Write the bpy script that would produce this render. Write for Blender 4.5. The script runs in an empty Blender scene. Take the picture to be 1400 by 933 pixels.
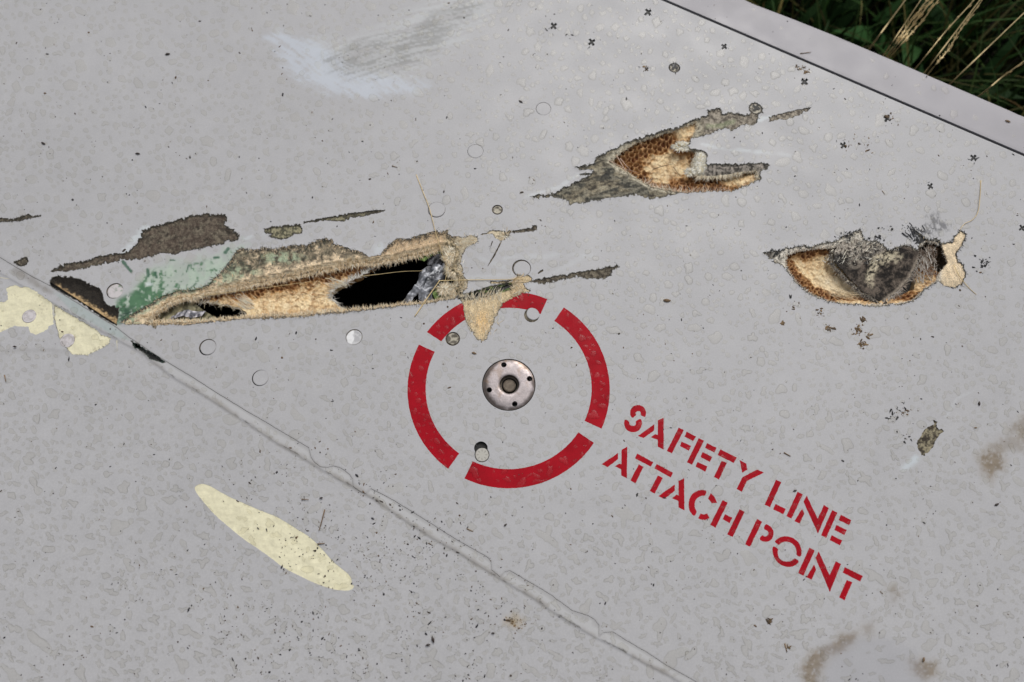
import bpy, math, random
import numpy as np
from mathutils import Vector, geometry

# ------------------------------------------------------------------ camera, sky, sun, exposure
SC = bpy.context.scene
COL = SC.collection
TILT, DIST, F = math.radians(18.0), 0.68, 933.0 / 1400.0      # 24 mm lens on a 36 mm sensor
CAM = np.array([0.0, -DIST * math.sin(TILT), DIST * math.cos(TILT)])
cd = bpy.data.cameras.new('camera'); cam = bpy.data.objects.new('camera', cd); COL.objects.link(cam)
cam.location = CAM; cam.rotation_euler = (TILT, 0, 0)
cd.lens = 36 * F; cd.sensor_width = 36; cd.clip_start = 0.02; cd.clip_end = 200
cd.dof.use_dof = True; cd.dof.focus_distance = 0.68; cd.dof.aperture_fstop = 3.5
SC.camera = cam
SUN_EL, SUN_AZ = math.radians(50), math.radians(20)            # azimuth: east of north
w = bpy.data.worlds.new('World'); SC.world = w; w.use_nodes = True
nt = w.node_tree; nt.nodes.clear()
sky = nt.nodes.new('ShaderNodeTexSky'); sky.sky_type = 'NISHITA'; sky.sun_disc = False
sky.sun_elevation = SUN_EL; sky.sun_rotation = SUN_AZ; sky.air_density = 1.0; sky.dust_density = 3.0
hs = nt.nodes.new('ShaderNodeHueSaturation'); hs.inputs['Saturation'].default_value = 0.22   # overcast: grey sky
bgn = nt.nodes.new('ShaderNodeBackground'); bgn.inputs['Strength'].default_value = 0.09
wo = nt.nodes.new('ShaderNodeOutputWorld')
nt.links.new(sky.outputs[0], hs.inputs['Color']); nt.links.new(hs.outputs[0], bgn.inputs[0]); nt.links.new(bgn.outputs[0], wo.inputs[0])
sl = bpy.data.lights.new('sun', 'SUN'); sl.energy = 1.3; sl.angle = math.radians(30); sl.color = (1.0, 0.965, 0.92)
so = bpy.data.objects.new('sun', sl); COL.objects.link(so)
sd_ = Vector((math.sin(SUN_AZ) * math.cos(SUN_EL), math.cos(SUN_AZ) * math.cos(SUN_EL), math.sin(SUN_EL)))
so.rotation_euler = sd_.to_track_quat('Z', 'Y').to_euler(); so.location = sd_ * 3
SC.view_settings.view_transform = 'Standard'; SC.view_settings.look = 'None'
SC.view_settings.exposure = 0.17; SC.view_settings.gamma = 1.0
SC.render.resolution_x, SC.render.resolution_y = 1024, 682
SC.cycles.transparent_max_bounces = 12

# ------------------------------------------------------------------ the surveyed plane of the wing
# The drawing of the wing was taken off the photograph as a plan in photo units; P() lays the plan out on the wing's plane (z = 0, metres).
def P(pts, z=0.0):
    p = np.asarray(pts, float).reshape(-1, 2)
    dx = (p[:, 0] - 700) / 1400 / F; dy = -(p[:, 1] - 466.5) / 1400 / F
    c, s = math.cos(TILT), math.sin(TILT)
    d = np.c_[dx, dy * c + s, dy * s - c]
    t = (z - CAM[2]) / d[:, 2]
    return CAM[None, :2] + d[:, :2] * t[:, None]
def Q(xy):                                                     # metres on the plane -> plan units
    xy = np.asarray(xy, float).reshape(-1, 2)
    v = np.c_[xy - CAM[None, :2], np.full(len(xy), -CAM[2])]
    c, s = math.cos(TILT), math.sin(TILT)
    yy = v[:, 1] * c + v[:, 2] * s; zz = -v[:, 1] * s + v[:, 2] * c
    return np.c_[700 + v[:, 0] / -zz * F * 1400, 466.5 - yy / -zz * F * 1400]
def scale_at(x, y): return float(np.linalg.norm(P([(x + 1, y)]) - P([(x, y)])))
def circ(x, y, r, n=40, r2=None, ph=0.0):                       # a true circle on the plane, radius in plan units
    c = P([(x, y)])[0]; k = scale_at(x, y); a = np.linspace(0, 2 * np.pi, n, endpoint=False) + ph
    return Q(np.c_[c[0] + r * k * np.cos(a), c[1] + (r2 or r) * k * np.sin(a)])
def Z(ox, oy, s, pts): return np.array([(ox + x / s, oy + y / s) for x, y in pts])

# ------------------------------------------------------------------ noise, distances
def _h(ix, iy, seed):
    n = (ix.astype(np.int64) * 374761393 + iy.astype(np.int64) * 668265263 + seed * 2147483647 * 7) & 0xFFFFFFFF
    n = ((n ^ (n >> 13)) * 1274126177) & 0xFFFFFFFF
    n = n ^ (n >> 16)
    return (n & 0xFFFFFF) / float(0xFFFFFF)
def vn(x, y, seed=0):
    ix = np.floor(x); iy = np.floor(y); fx = x - ix; fy = y - iy
    fx = fx * fx * (3 - 2 * fx); fy = fy * fy * (3 - 2 * fy)
    a = _h(ix, iy, seed); b = _h(ix + 1, iy, seed); c = _h(ix, iy + 1, seed); d = _h(ix + 1, iy + 1, seed)
    return (a * (1 - fx) + b * fx) * (1 - fy) + (c * (1 - fx) + d * fx) * fy
def fbm(x, y, s, seed=0, o=4):
    t = 0; a = 0.5; n = 0; x = x / s; y = y / s
    for i in range(o):
        t = t + a * vn(x, y, seed + i * 17); n += a; x = x * 2.03 + 5.1; y = y * 2.03 + 1.7; a *= 0.5
    return t / n
def sm(a, b, x):
    t = np.clip((x - a) / (b - a), 0, 1); return t * t * (3 - 2 * t)
def segdist(p, a, b):
    out = np.full(len(p), 1e9)
    d = b - a; L = (d ** 2).sum(1) + 1e-12
    for i0 in range(0, len(p), 4000):
        q = p[i0:i0 + 4000]
        v = q[:, None] - a[None]; t = np.clip((v * d[None]).sum(2) / L[None], 0, 1)
        e = v - t[..., None] * d[None]
        out[i0:i0 + 4000] = np.sqrt((e ** 2).sum(2).min(1))
    return out
def inside(p, poly):
    r = np.zeros(len(p), bool)
    lo = poly.min(0); hi = poly.max(0)
    k = np.where((p >= lo).all(1) & (p <= hi).all(1))[0]
    if not len(k): return r
    x, y = p[k, 0], p[k, 1]; c = np.zeros(len(k), bool)
    a = poly; b = np.roll(poly, -1, 0)
    for (x1, y1), (x2, y2) in zip(a, b):
        if y1 == y2: continue
        c ^= ((y1 > y) != (y2 > y)) & (x < (x2 - x1) * (y - y1) / (y2 - y1) + x1)
    r[k] = c; return r
def sdist(p, poly):                                            # > 0 inside
    p = np.asarray(p, float)
    d = segdist(p, poly, np.roll(poly, -1, 0)); return np.where(inside(p, poly), d, -d)
def near(p, poly, m):                                          # sdist only near the polygon's box, -99 elsewhere
    lo = poly.min(0) - m; hi = poly.max(0) + m; k = np.where((p >= lo).all(1) & (p <= hi).all(1))[0]
    o = np.full(len(p), -99.0)
    if len(k): o[k] = sdist(p[k], poly)
    return o
def linedist(p, line, m=30):
    line = np.asarray(line, float); lo = line.min(0) - m; hi = line.max(0) + m
    k = np.where((p >= lo).all(1) & (p <= hi).all(1))[0]; o = np.full(len(p), 99.0)
    if len(k): o[k] = segdist(p[k], line[:-1], line[1:])
    return o
def resample(poly, step, closed=True):
    poly = np.asarray(poly, float); q = np.r_[poly, poly[:1]] if closed else poly
    out = []
    for a, b in zip(q[:-1], q[1:]):
        n = max(1, int(round(np.linalg.norm(b - a) / step)))
        for i in range(n): out.append(a + (b - a) * i / n)
    if not closed: out.append(q[-1])
    return np.array(out)
def rough(poly, amp=1.2, step=1.3, seed=1, s=5.0, closed=True):
    q = resample(poly, step, closed)
    t = np.roll(q, -1, 0) - np.roll(q, 1, 0); t /= (np.linalg.norm(t, axis=1)[:, None] + 1e-9)
    n = np.c_[-t[:, 1], t[:, 0]]; jag = np.maximum(vn(q[:, 0] / 2.3, q[:, 1] / 2.3, seed + 9) - .55, 0) * sm(.4, .6, vn(q[:, 0] / 14, q[:, 1] / 14, seed + 12)) * 5.0 * amp * (amp > .6)
    d = jag * 1.0 + (fbm(q[:, 0], q[:, 1], s, seed, 3) - 0.5) * 2 * amp + (fbm(q[:, 0], q[:, 1], 1.5, seed + 5, 2) - 0.5) * 1.7 * amp
    if not closed: d[0] = d[-1] = 0
    return q + n * d[:, None]
def soft(poly, it=2):                                          # corner cutting
    q = np.asarray(poly, float)
    for _ in range(it):
        b = np.roll(q, -1, 0); q = np.stack([q * .75 + b * .25, q * .25 + b * .75], 1).reshape(-1, 2)
    return q

# ------------------------------------------------------------------ materials
def mat(name, base=(0.5, 0.5, 0.5), rough_=0.5, metal=0.0, attr=None, bump=None, noise=None, coat=0.0, spec=0.5, rnoise=None, sheen=0):
    """attr: 'mix' = vertex colour laid over base by its alpha, 'full' = vertex colour is the colour."""
    m = bpy.data.materials.new(name); m.use_nodes = True; N = m.node_tree.nodes; L = m.node_tree.links
    b = N['Principled BSDF']; b.inputs['Roughness'].default_value = rough_; b.inputs['Metallic'].default_value = metal
    b.inputs['Coat Weight'].default_value = coat; b.inputs['Coat Roughness'].default_value = 0.12
    b.inputs['Specular IOR Level'].default_value = spec; b.inputs['Sheen Weight'].default_value = sheen
    tc = N.new('ShaderNodeTexCoord'); src = None
    rgb = N.new('ShaderNodeRGB'); rgb.outputs[0].default_value = (*base, 1); src = rgb.outputs[0]
    if noise:
        for (sc, amt, det, st) in noise:
            n = N.new('ShaderNodeTexNoise'); n.inputs['Scale'].default_value = sc; n.inputs['Detail'].default_value = det
            mp = N.new('ShaderNodeMapping'); mp.inputs['Scale'].default_value = st
            L.new(tc.outputs['Object'], mp.inputs[0]); L.new(mp.outputs[0], n.inputs['Vector'])
            mr = N.new('ShaderNodeMapRange'); mr.inputs['From Min'].default_value = 0.3; mr.inputs['From Max'].default_value = 0.7
            mr.inputs['To Min'].default_value = 1 - amt; mr.inputs['To Max'].default_value = 1 + amt; mr.clamp = True
            L.new(n.outputs['Fac'], mr.inputs['Value'])
            vm = N.new('ShaderNodeVectorMath'); vm.operation = 'SCALE'
            L.new(src, vm.inputs[0]); L.new(mr.outputs[0], vm.inputs['Scale']); src = vm.outputs[0]
    if attr:
        a = N.new('ShaderNodeAttribute'); a.attribute_name = 'Col'
        if attr == 'full':
            mx = N.new('ShaderNodeMix'); mx.data_type = 'RGBA'; mx.blend_type = 'MULTIPLY'; mx.inputs[0].default_value = 1
            L.new(src, mx.inputs[6]); L.new(a.outputs['Color'], mx.inputs[7])
        else:
            mx = N.new('ShaderNodeMix'); mx.data_type = 'RGBA'; L.new(a.outputs['Alpha'], mx.inputs[0])
            L.new(src, mx.inputs[6]); L.new(a.outputs['Color'], mx.inputs[7])
        src = mx.outputs[2]
    L.new(src, b.inputs['Base Color'])
    if rnoise:
        n = N.new('ShaderNodeTexNoise'); n.inputs['Scale'].default_value = rnoise[0]; n.inputs['Detail'].default_value = 5
        L.new(tc.outputs['Object'], n.inputs['Vector'])
        mr = N.new('ShaderNodeMapRange'); mr.inputs['From Min'].default_value = 0.35; mr.inputs['From Max'].default_value = 0.65
        mr.inputs['To Min'].default_value = rnoise[1]; mr.inputs['To Max'].default_value = rnoise[2]
        L.new(n.outputs['Fac'], mr.inputs['Value']); L.new(mr.outputs[0], b.inputs['Roughness'])
    if bump:
        prev = None
        for (sc, dist, st) in bump:
            n = N.new('ShaderNodeTexNoise'); n.inputs['Scale'].default_value = sc; n.inputs['Detail'].default_value = 4
            mp = N.new('ShaderNodeMapping'); mp.inputs['Scale'].default_value = st
            L.new(tc.outputs['Object'], mp.inputs[0]); L.new(mp.outputs[0], n.inputs['Vector'])
            bp = N.new('ShaderNodeBump'); bp.inputs['Distance'].default_value = dist; bp.inputs['Strength'].default_value = 1
            L.new(n.outputs['Fac'], bp.inputs['Height'])
            if prev: L.new(prev, bp.inputs['Normal'])
            prev = bp.outputs[0]
        L.new(prev, b.inputs['Normal'])
    return m
U = (1, 1, 1)
M = {}
M['paint'] = mat('grey_paint', (0.465, 0.462, 0.472), 0.42, attr='mix', noise=[(5, .035, 3, U), (60, .03, 4, U), (700, .05, 2, U)],
                 bump=[(18, .0004, U), (900, .00004, U)], rnoise=(30, .42, .58), spec=.4)
M['core'] = mat('honeycomb', (1, 1, 1), 0.65, attr='full', noise=[(500, .12, 3, U)], bump=[(900, .0004, U)], spec=.3)
M['comp'] = mat('composite_weave', (1, 1, 1), 0.8, attr='full', noise=[(900, .35, 3, (1, 1, 1)), (260, .2, 3, (1, .4, 1))], bump=[(1100, .0007, U), (300, .0006, U)], spec=.25)
M['fibre'] = mat('torn_fibre', (1, 1, 1), 0.8, attr='full', spec=.25, sheen=.2)
M['red'] = mat('red_stencil_paint', (0.37, 0.003, 0.012), 0.55, spec=.12, noise=[(45, .14, 5, U), (900, .10, 2, U)], bump=[(900, .00004, U)], rnoise=(60, .4, .65))
M['primer'] = mat('yellow_primer', (0.82, 0.775, 0.55), 0.6, attr='mix', noise=[(90, .06, 4, U), (500, .05, 2, U)], bump=[(160, .0009, U), (900, .0002, U)])
M['steel'] = mat('brushed_steel', (0.46, 0.41, 0.41), 0.42, metal=.6, attr='mix', noise=[(120, .16, 5, U), (900, .15, 3, U)], bump=[(600, .0001, U)], rnoise=(150, .3, .55))
M['dull'] = mat('dull_metal', (0.16, 0.13, 0.10), 0.6, metal=.4, noise=[(300, .3, 4, U)], bump=[(500, .0003, U)])
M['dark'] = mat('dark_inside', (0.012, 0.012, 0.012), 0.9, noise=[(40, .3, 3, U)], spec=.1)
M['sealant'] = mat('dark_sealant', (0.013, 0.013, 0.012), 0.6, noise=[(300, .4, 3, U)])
M['foil'] = mat('crumpled_foil', (1, 1, 1), 0.4, metal=.35, attr='full', noise=[(200, .2, 4, U)], bump=[(400, .0008, U)])
M['straw'] = mat('dry_straw', (0.74, 0.57, 0.29), 0.6, noise=[(120, .2, 3, U)], bump=[(900, .0002, (1, 1, .1))])
M['straw_dark'] = mat('brown_stalk', (0.20, 0.13, 0.07), 0.7, noise=[(200, .3, 3, U)])
M['seed'] = mat('dark_seed', (0.03, 0.017, 0.012), 0.45, noise=[(500, .3, 3, U)])
M['grit'] = mat('wet_grit', (1, 1, 1), 0.7, attr='full')
M['soil'] = mat('dark_soil', (0.02, 0.016, 0.011), 0.95, noise=[(30, .5, 6, U)], bump=[(40, .02, U)])
M['grass'] = mat('grass_blade', (1.1, 1.2, .85), 0.7, attr='full', spec=.12)
def water_mat():
    m = bpy.data.materials.new('rain_water'); m.use_nodes = True; N = m.node_tree.nodes; L = m.node_tree.links; N.clear()
    o = N.new('ShaderNodeOutputMaterial'); t = N.new('ShaderNodeBsdfTransparent'); gn = N.new('ShaderNodeNewGeometry'); sx = N.new('ShaderNodeSeparateXYZ'); ab = N.new('ShaderNodeMath'); ab.operation = 'ABSOLUTE'; iv = N.new('ShaderNodeMath'); iv.operation = 'SUBTRACT'; iv.inputs[0].default_value = 1
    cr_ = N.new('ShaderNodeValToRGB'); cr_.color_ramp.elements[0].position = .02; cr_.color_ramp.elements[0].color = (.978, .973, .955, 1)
    cr_.color_ramp.elements[1].position = .38; cr_.color_ramp.elements[1].color = (.73, .725, .70, 1)   # rim tint darkened, standing in for light that steep water bends away
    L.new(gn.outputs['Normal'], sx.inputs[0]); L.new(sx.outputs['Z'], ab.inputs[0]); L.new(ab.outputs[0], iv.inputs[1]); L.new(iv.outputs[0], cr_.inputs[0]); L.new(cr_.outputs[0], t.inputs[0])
    g = N.new('ShaderNodeBsdfGlossy'); g.inputs['Roughness'].default_value = 0.4
    f = N.new('ShaderNodeFresnel'); f.inputs['IOR'].default_value = 1.33; mx = N.new('ShaderNodeMixShader')
    ge = N.new('ShaderNodeNewGeometry'); mm = N.new('ShaderNodeMath'); mm.operation = 'SUBTRACT'; mm.use_clamp = True
    L.new(f.outputs[0], mm.inputs[0]); L.new(ge.outputs['Backfacing'], mm.inputs[1]); L.new(mm.outputs[0], mx.inputs[0]); L.new(t.outputs[0], mx.inputs[1]); L.new(g.outputs[0], mx.inputs[2]); L.new(mx.outputs[0], o.inputs[0])
    return m
M['water'] = water_mat()

# ------------------------------------------------------------------ mesh helpers
def mesh_obj(name, v, f, m, parent=None, col=None, smooth=False, kind=None, label=None):
    me = bpy.data.meshes.new(name)
    v = np.asarray(v, np.float32)
    if isinstance(f, np.ndarray) and f.ndim == 2:
        k = f.shape[1]; me.vertices.add(len(v)); me.vertices.foreach_set('co', v.ravel())
        me.loops.add(f.size); me.loops.foreach_set('vertex_index', f.ravel().astype(np.int32))
        me.polygons.add(len(f)); me.polygons.foreach_set('loop_start', np.arange(0, f.size, k, dtype=np.int32))
        me.update(calc_edges=True)
    else:
        me.from_pydata([tuple(map(float, p)) for p in v], [], [tuple(int(i) for i in q) for q in f])
    if col is not None:
        a = me.color_attributes.new('Col', 'FLOAT_COLOR', 'POINT')
        c = np.ones((len(v), 4), np.float32); c[:, :col.shape[1]] = col; a.data.foreach_set('color', c.ravel())
    me.polygons.foreach_set('use_smooth', np.full(len(me.polygons), bool(smooth)))
    me.materials.append(m); me.validate(); me.update()
    o = bpy.data.objects.new(name, me); COL.objects.link(o)
    if parent: o.parent = parent
    if kind: o['kind'] = kind
    if label: o['label'] = label
    return o
def tag(o, label=None, cat=None, group=None, kind=None):
    for k, x in (('label', label), ('category', cat), ('group', group), ('kind', kind)):
        if x: o[k] = x
    return o
def grid_in(poly, step, jit=.25, seed=3):
    lo = poly.min(0); hi = poly.max(0); r = np.random.RandomState(seed)
    x, y = np.meshgrid(np.arange(lo[0], hi[0], step), np.arange(lo[1], hi[1], step))
    p = np.c_[x.ravel(), y.ravel()]; return p + (r.rand(*p.shape) - .5) * step * jit
def box(x0, y0, x1, y1): return np.array([(x0, y0), (x1, y0), (x1, y1), (x0, y1)], float)
def sheet(name, outer, m, holes=(), pts=None, zf=None, cf=None, thick=0.5, parent=None, z0=0.0, pz=0.0, smooth=True, kind=None, label=None):
    """A sheet cut to `outer` less `holes` (plan units), heights in mm; walls go down by `thick` along every edge."""
    polys = [np.asarray(outer, float)] + [np.asarray(h, float) for h in holes]
    V = []; E = []; n = 0
    for q in polys:
        V.append(q); k = len(q); E += [(n + i, n + (i + 1) % k) for i in range(k)]; n += k
    if pts is not None and len(pts):
        g = pts[inside(pts, polys[0])]
        d = np.full(len(g), 99.0)
        for q in polys:
            lo = q.min(0) - 2; hi = q.max(0) + 2; k = np.where((g >= lo).all(1) & (g <= hi).all(1))[0]
            if len(k): d[k] = np.minimum(d[k], segdist(g[k], q, np.roll(q, -1, 0)))
        V.append(g[d > .5])
    V = np.concatenate(V)
    vo, _, fo, *_r = geometry.delaunay_2d_cdt([Vector((float(a), float(b))) for a, b in V], E, [], 0, 1e-4, False)
    v = np.array([(p.x, p.y) for p in vo]); f = np.array([t for t in fo if len(t) == 3], int)
    c = v[f].mean(1); keep = inside(c, polys[0])
    for q in polys[1:]: keep &= ~inside(c, q)
    f = f[keep]
    use = np.unique(f); mp = np.full(len(v), -1); mp[use] = np.arange(len(use)); v = v[use]; f = mp[f]
    A = v[f]; cr = (A[:, 1, 0] - A[:, 0, 0]) * (A[:, 2, 1] - A[:, 0, 1]) - (A[:, 1, 1] - A[:, 0, 1]) * (A[:, 2, 0] - A[:, 0, 0])
    f[cr > 0] = f[cr > 0][:, ::-1]                             # plan y runs down: flip so normals point up
    z = np.full(len(v), float(z0)) + (zf(v) if zf else 0)
    w_ = P(v, pz * .001); co = np.c_[w_, z * .001]
    col = cf(v) if cf else None
    if thick:
        e = np.concatenate([f[:, [0, 1]], f[:, [1, 2]], f[:, [2, 0]]]); key = {}
        for a, b in e: key[(a, b)] = 1
        be = [(a, b) for (a, b) in key if (b, a) not in key]
        bv = sorted({i for q in be for i in q}); im = {b: len(co) + i for i, b in enumerate(bv)}
        low = co[bv].copy(); low[:, 2] -= thick * .001; nb = len(bv)
        walls = np.array([t for a, b in be for t in ((im[b], im[a], im[a] + nb), (im[b], im[a] + nb, im[b] + nb))], int)
        co = np.r_[co, co[bv], low]; f = np.r_[f, walls]          # the walls have corners of their own: a crisp edge
        if col is not None: col = np.r_[col, col[bv], col[bv]]
    return mesh_obj(name, co, f, m, parent, col, smooth, kind, label)
def lathe(prof, n=40):
    v = []; f = []
    for r, z in prof: v += [(r * math.cos(2 * math.pi * i / n), r * math.sin(2 * math.pi * i / n), z) for i in range(n)]
    for k in range(len(prof) - 1):
        for i in range(n): j = (i + 1) % n; f.append((k * n + i, k * n + j, (k + 1) * n + j, (k + 1) * n + i))
    return np.array(v), f
def tube(path, rad, n=6):
    path = [Vector(p) for p in path]; v = []; f = []
    for i, p in enumerate(path):
        t = (path[min(i + 1, len(path) - 1)] - path[max(i - 1, 0)]).normalized()
        a = t.cross(Vector((0, 0, 1)));  a = a.normalized() if a.length > 1e-4 else Vector((1, 0, 0)); b = t.cross(a)
        r = rad[i] if hasattr(rad, '__len__') else rad
        for k in range(n): q = p + a * (r * math.cos(2 * math.pi * k / n)) + b * (r * math.sin(2 * math.pi * k / n)); v.append(tuple(q))
    for i in range(len(path) - 1):
        for k in range(n): j = (k + 1) % n; f.append((i * n + k, i * n + j, (i + 1) * n + j, (i + 1) * n + k))
    f.append(tuple(range(n))[::-1]); f.append(tuple(range((len(path) - 1) * n, len(path) * n)))
    return v, f
def P3(x, y, z=0.0): a = P([(x, y)], z * .001)[0]; return (a[0], a[1], z * .001)
def smoothpath(p, k=6):
    p = [np.array(q, float) for q in p]; p = [2 * p[0] - p[1]] + p + [2 * p[-1] - p[-2]]; o = []
    for i in range(1, len(p) - 2):
        for j in range(k):
            t = j / k; a, b, c, d = p[i - 1:i + 3]
            o.append(.5 * (2 * b + (c - a) * t + (2 * a - 5 * b + 4 * c - d) * t * t + (3 * b - a - 3 * c + d) * t ** 3))
    return o + [p[-2]]
class Fib:                                                     # thin tapering bent fibres, joined
    def __init__(s, seed): s.v = []; s.f = []; s.c = []; s.r = random.Random(seed)
    def add(s, x, y, z, dx, dy, dz, L, wd, col):               # plan units for x, y, L, wd; mm for z, dz
        r = s.r; n = len(s.v); k = .75
        bx, by = r.uniform(-.35, .35) * L, r.uniform(-.35, .35) * L
        px, py = -dy, dx
        pts = [(x, y, z), (x + dx * L * .55 + bx * .25, y + dy * L * .55 + by * .25, z + dz * .6), (x + dx * L + bx, y + dy * L + by, z + dz)]
        for i, (a, b, c) in enumerate(pts[:2]):
            q = wd * (1, .7)[i] / 2
            s.v += [(a + px * q, b + py * q, c), (a - px * q, b - py * q, c), (a, b, c + q * k * 1.2)]
        s.v.append(pts[2])
        s.f += [(n, n + 3, n + 5), (n, n + 5, n + 2), (n + 1, n + 2, n + 5), (n + 1, n + 5, n + 4), (n, n + 1, n + 4), (n, n + 4, n + 3),
                (n + 3, n + 6, n + 5), (n + 5, n + 6, n + 4), (n + 4, n + 6, n + 3)]
        j = r.uniform(.8, 1.15); s.c += [(col[0] * j, col[1] * j, col[2] * j)] * 7
    def along(s, line, side, dens, L, wd, z, dz, cols, spread=.6, bias=(0, 0), inset=0, closed=False):
        q = np.asarray(line, float)
        if closed: q = np.r_[q, q[:1]]
        for a, b in zip(q[:-1], q[1:]):
            d = b - a; l = np.linalg.norm(d)
            if l < 1e-6: continue
            d = d / l; nx, ny = -d[1] * side, d[0] * side
            c = dens * l; cnt = int(c) + (s.r.random() < c - int(c))
            for _ in range(cnt):
                t = s.r.random(); p = a + (b - a) * t
                ux = nx + bias[0] + s.r.gauss(0, spread); uy = ny + bias[1] + s.r.gauss(0, spread); m_ = math.hypot(ux, uy) + 1e-6
                s.add(p[0] - nx * inset, p[1] - ny * inset, z + s.r.uniform(-.3, .3), ux / m_, uy / m_, s.r.uniform(*dz), s.r.uniform(*L), s.r.uniform(*wd), s.r.choice(cols))
    def build(s, name, parent, pz=0.0):
        v = np.array(s.v); w_ = P(v[:, :2], pz * .001)
        return mesh_obj(name, np.c_[w_, v[:, 2] * .001], np.array(s.f), M['fibre'], parent, np.array(s.c), kind='stuff')
def lerp(a, b, t): return np.asarray(a)[None] * (1 - t[:, None]) + np.asarray(b)[None] * t[:, None]

# ------------------------------------------------------------------ the plan: outlines read off the wreck
seam = np.array([(-320, 155), (0, 352), (40, 376), (67, 390), (110, 417), (160, 448), (176, 461), (227, 494), (242, 503), (259, 513), (298, 538), (337, 562), (353, 571), (422, 612),
                 (425, 625), (431, 633), (438, 638), (448, 639), (456, 637), (464, 639), (471, 643), (478, 649), (482, 655), (483, 665), (491, 671), (500, 675), (507, 668), (533, 681), (561, 698), (623, 737),
                 (660, 758), (668, 763), (671.5, 768), (672, 779), (684, 789), (690, 782), (697, 780), (750, 811), (783, 835), (805, 842), (813, 847), (819, 855), (819, 870), (825, 865),
                 (838, 864), (857, 876), (885, 892), (912, 910), (950, 931), (1250, 1114)], float)
band = np.array([(-320, 178), (0, 372), (67, 410), (140, 452), (193, 481), (237, 515), (283, 542), (340, 579), (379, 605), (417, 627), (443, 643), (481, 664), (514, 683), (550, 708), (593, 736), (623, 752),
                 (683, 790), (728, 816), (751, 832), (775, 848), (817, 872), (850, 888), (880, 905), (912, 921), (1250, 1130)], float)
seam_r = rough(seam, .35, 3, 4, closed=False)
gl = lambda x, o: 0.4303 * (x - 905) + o                       # the long gap by the edge strip
main_outer = np.r_[seam_r, [(1760, 1114), (1760, gl(1760, 1.0)), (905, 1.0), (330, gl(330, 1)), (-320, gl(330, 1))]]
low_outer = np.r_[[(-320, 1114.9)], seam_r + np.array([-.27, .46])]
edge_out = np.array([(420, -262), (700, -146), (860, -80), (960, -35), (1032, 0), (1090, 22), (1150, 46), (1221, 76), (1300, 110), (1400, 153), (1500, 197), (1760, 312)], float)
strip_outer = np.r_[edge_out, [(1760, gl(1760, -2.6)), (905, -2.6), (330, gl(330, -2.6))]]

cuts = []                                                      # holes in the paint skin
def cut(poly, amp=1.1, seed=None, s=4.0, step=1.0):
    q = rough(poly, amp * 1.35, step, seed or len(cuts) + 11, s); cuts.append(q); return q
bare_a = cut(Z(40, 270, 4, [(120, 405), (140, 385), (190, 362), (250, 355), (330, 335), (430, 310), (510, 300), (545, 290), (575, 265), (595, 240), (612, 180), (660, 160), (730, 145), (820, 120), (880, 100), (940, 90), (1030, 92), (1070, 95), (1085, 130), (1080, 160), (1120, 175), (1150, 205), (1140, 230), (1110, 240), (1080, 235), (1060, 255), (1000, 262), (960, 270), (940, 280), (880, 290), (830, 300), (790, 312), (740, 305), (700, 315), (640, 330), (600, 345), (550, 345), (520, 340), (480, 352), (400, 370), (330, 385), (260, 395), (200, 412), (150, 408)]), 1.3)
bare_b = cut(Z(40, 270, 4, [(110, 465), (125, 440), (150, 430), (180, 428), (230, 430), (270, 445), (310, 460), (350, 480), (390, 500), (402, 530), (410, 565), (430, 590), (470, 592), (495, 605), (492, 640), (480, 705), (470, 700), (430, 680), (380, 650), (300, 592), (220, 545), (150, 510), (118, 490)]), .9)
H1 = [(165, 441), (173, 434), (184, 427), (199, 419), (211, 411), (224, 404), (236, 400), (241, 397), (259, 397), (276, 393), (287, 387), (294, 379), (307, 366), (316, 356), (321, 344), (330, 339), (340, 341), (352, 341), (362, 338), (375, 341), (392, 336), (410, 335), (420, 334), (432, 328), (445, 325.5), (454, 327), (458, 334), (470, 337), (482, 341), (495, 345), (505, 351), (512, 350), (520, 348), (524, 342), (535, 332), (540, 327), (555, 326), (572, 322), (590, 317), (597, 314), (604, 317), (612, 314), (614, 321), (626, 324), (637, 324), (650, 321), (655, 329), (647, 335), (640, 338), (634, 345), (631, 355), (633, 372), (636, 379), (640, 385), (639, 394), (633, 401),
      (640, 405), (632, 407), (610, 411.5), (585, 416), (560, 418), (545, 419), (520, 423), (490, 426), (470, 428.5), (435, 431.5), (410, 435), (385, 436), (360, 437), (336, 436.5), (302, 440.5), (265, 444), (228, 446), (218, 445), (213, 450), (207, 447), (196, 445), (184, 444), (177, 445)]
H1 = cut(H1, 1.0)
T1 = cut(Z(600, 290, 4.9125, [(120, 560), (180, 545), (270, 520), (340, 500), (420, 482), (350, 478), (340, 468), (400, 465), (480, 460), (510, 448), (520, 425), (560, 420), (600, 425), (630, 448), (620, 470), (570, 480), (580, 505), (620, 530), (580, 548), (545, 560), (500, 575), (450, 605), (425, 625), (410, 650), (390, 690), (372, 730), (350, 790), (325, 845), (290, 880), (255, 860), (225, 815), (195, 770), (175, 720), (165, 650), (150, 600), (125, 590)]), .9)
T2 = cut(Z(540, 270, 4, [(735, 462), (800, 440), (880, 430), (960, 415), (1050, 400), (1130, 390), (1170, 372), (1225, 372), (1232, 382), (1190, 402), (1190, 425), (1140, 450), (1090, 443), (1050, 447), (1000, 437), (900, 455), (850, 472), (790, 475)]), 1.0)
T3 = cut(Z(540, 270, 4, [(470, 205), (530, 178), (580, 184), (620, 185), (700, 172), (745, 165), (750, 152), (775, 150), (778, 178), (750, 187), (700, 190), (640, 202), (600, 232), (575, 236), (550, 222), (530, 200)]), .8)
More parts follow.
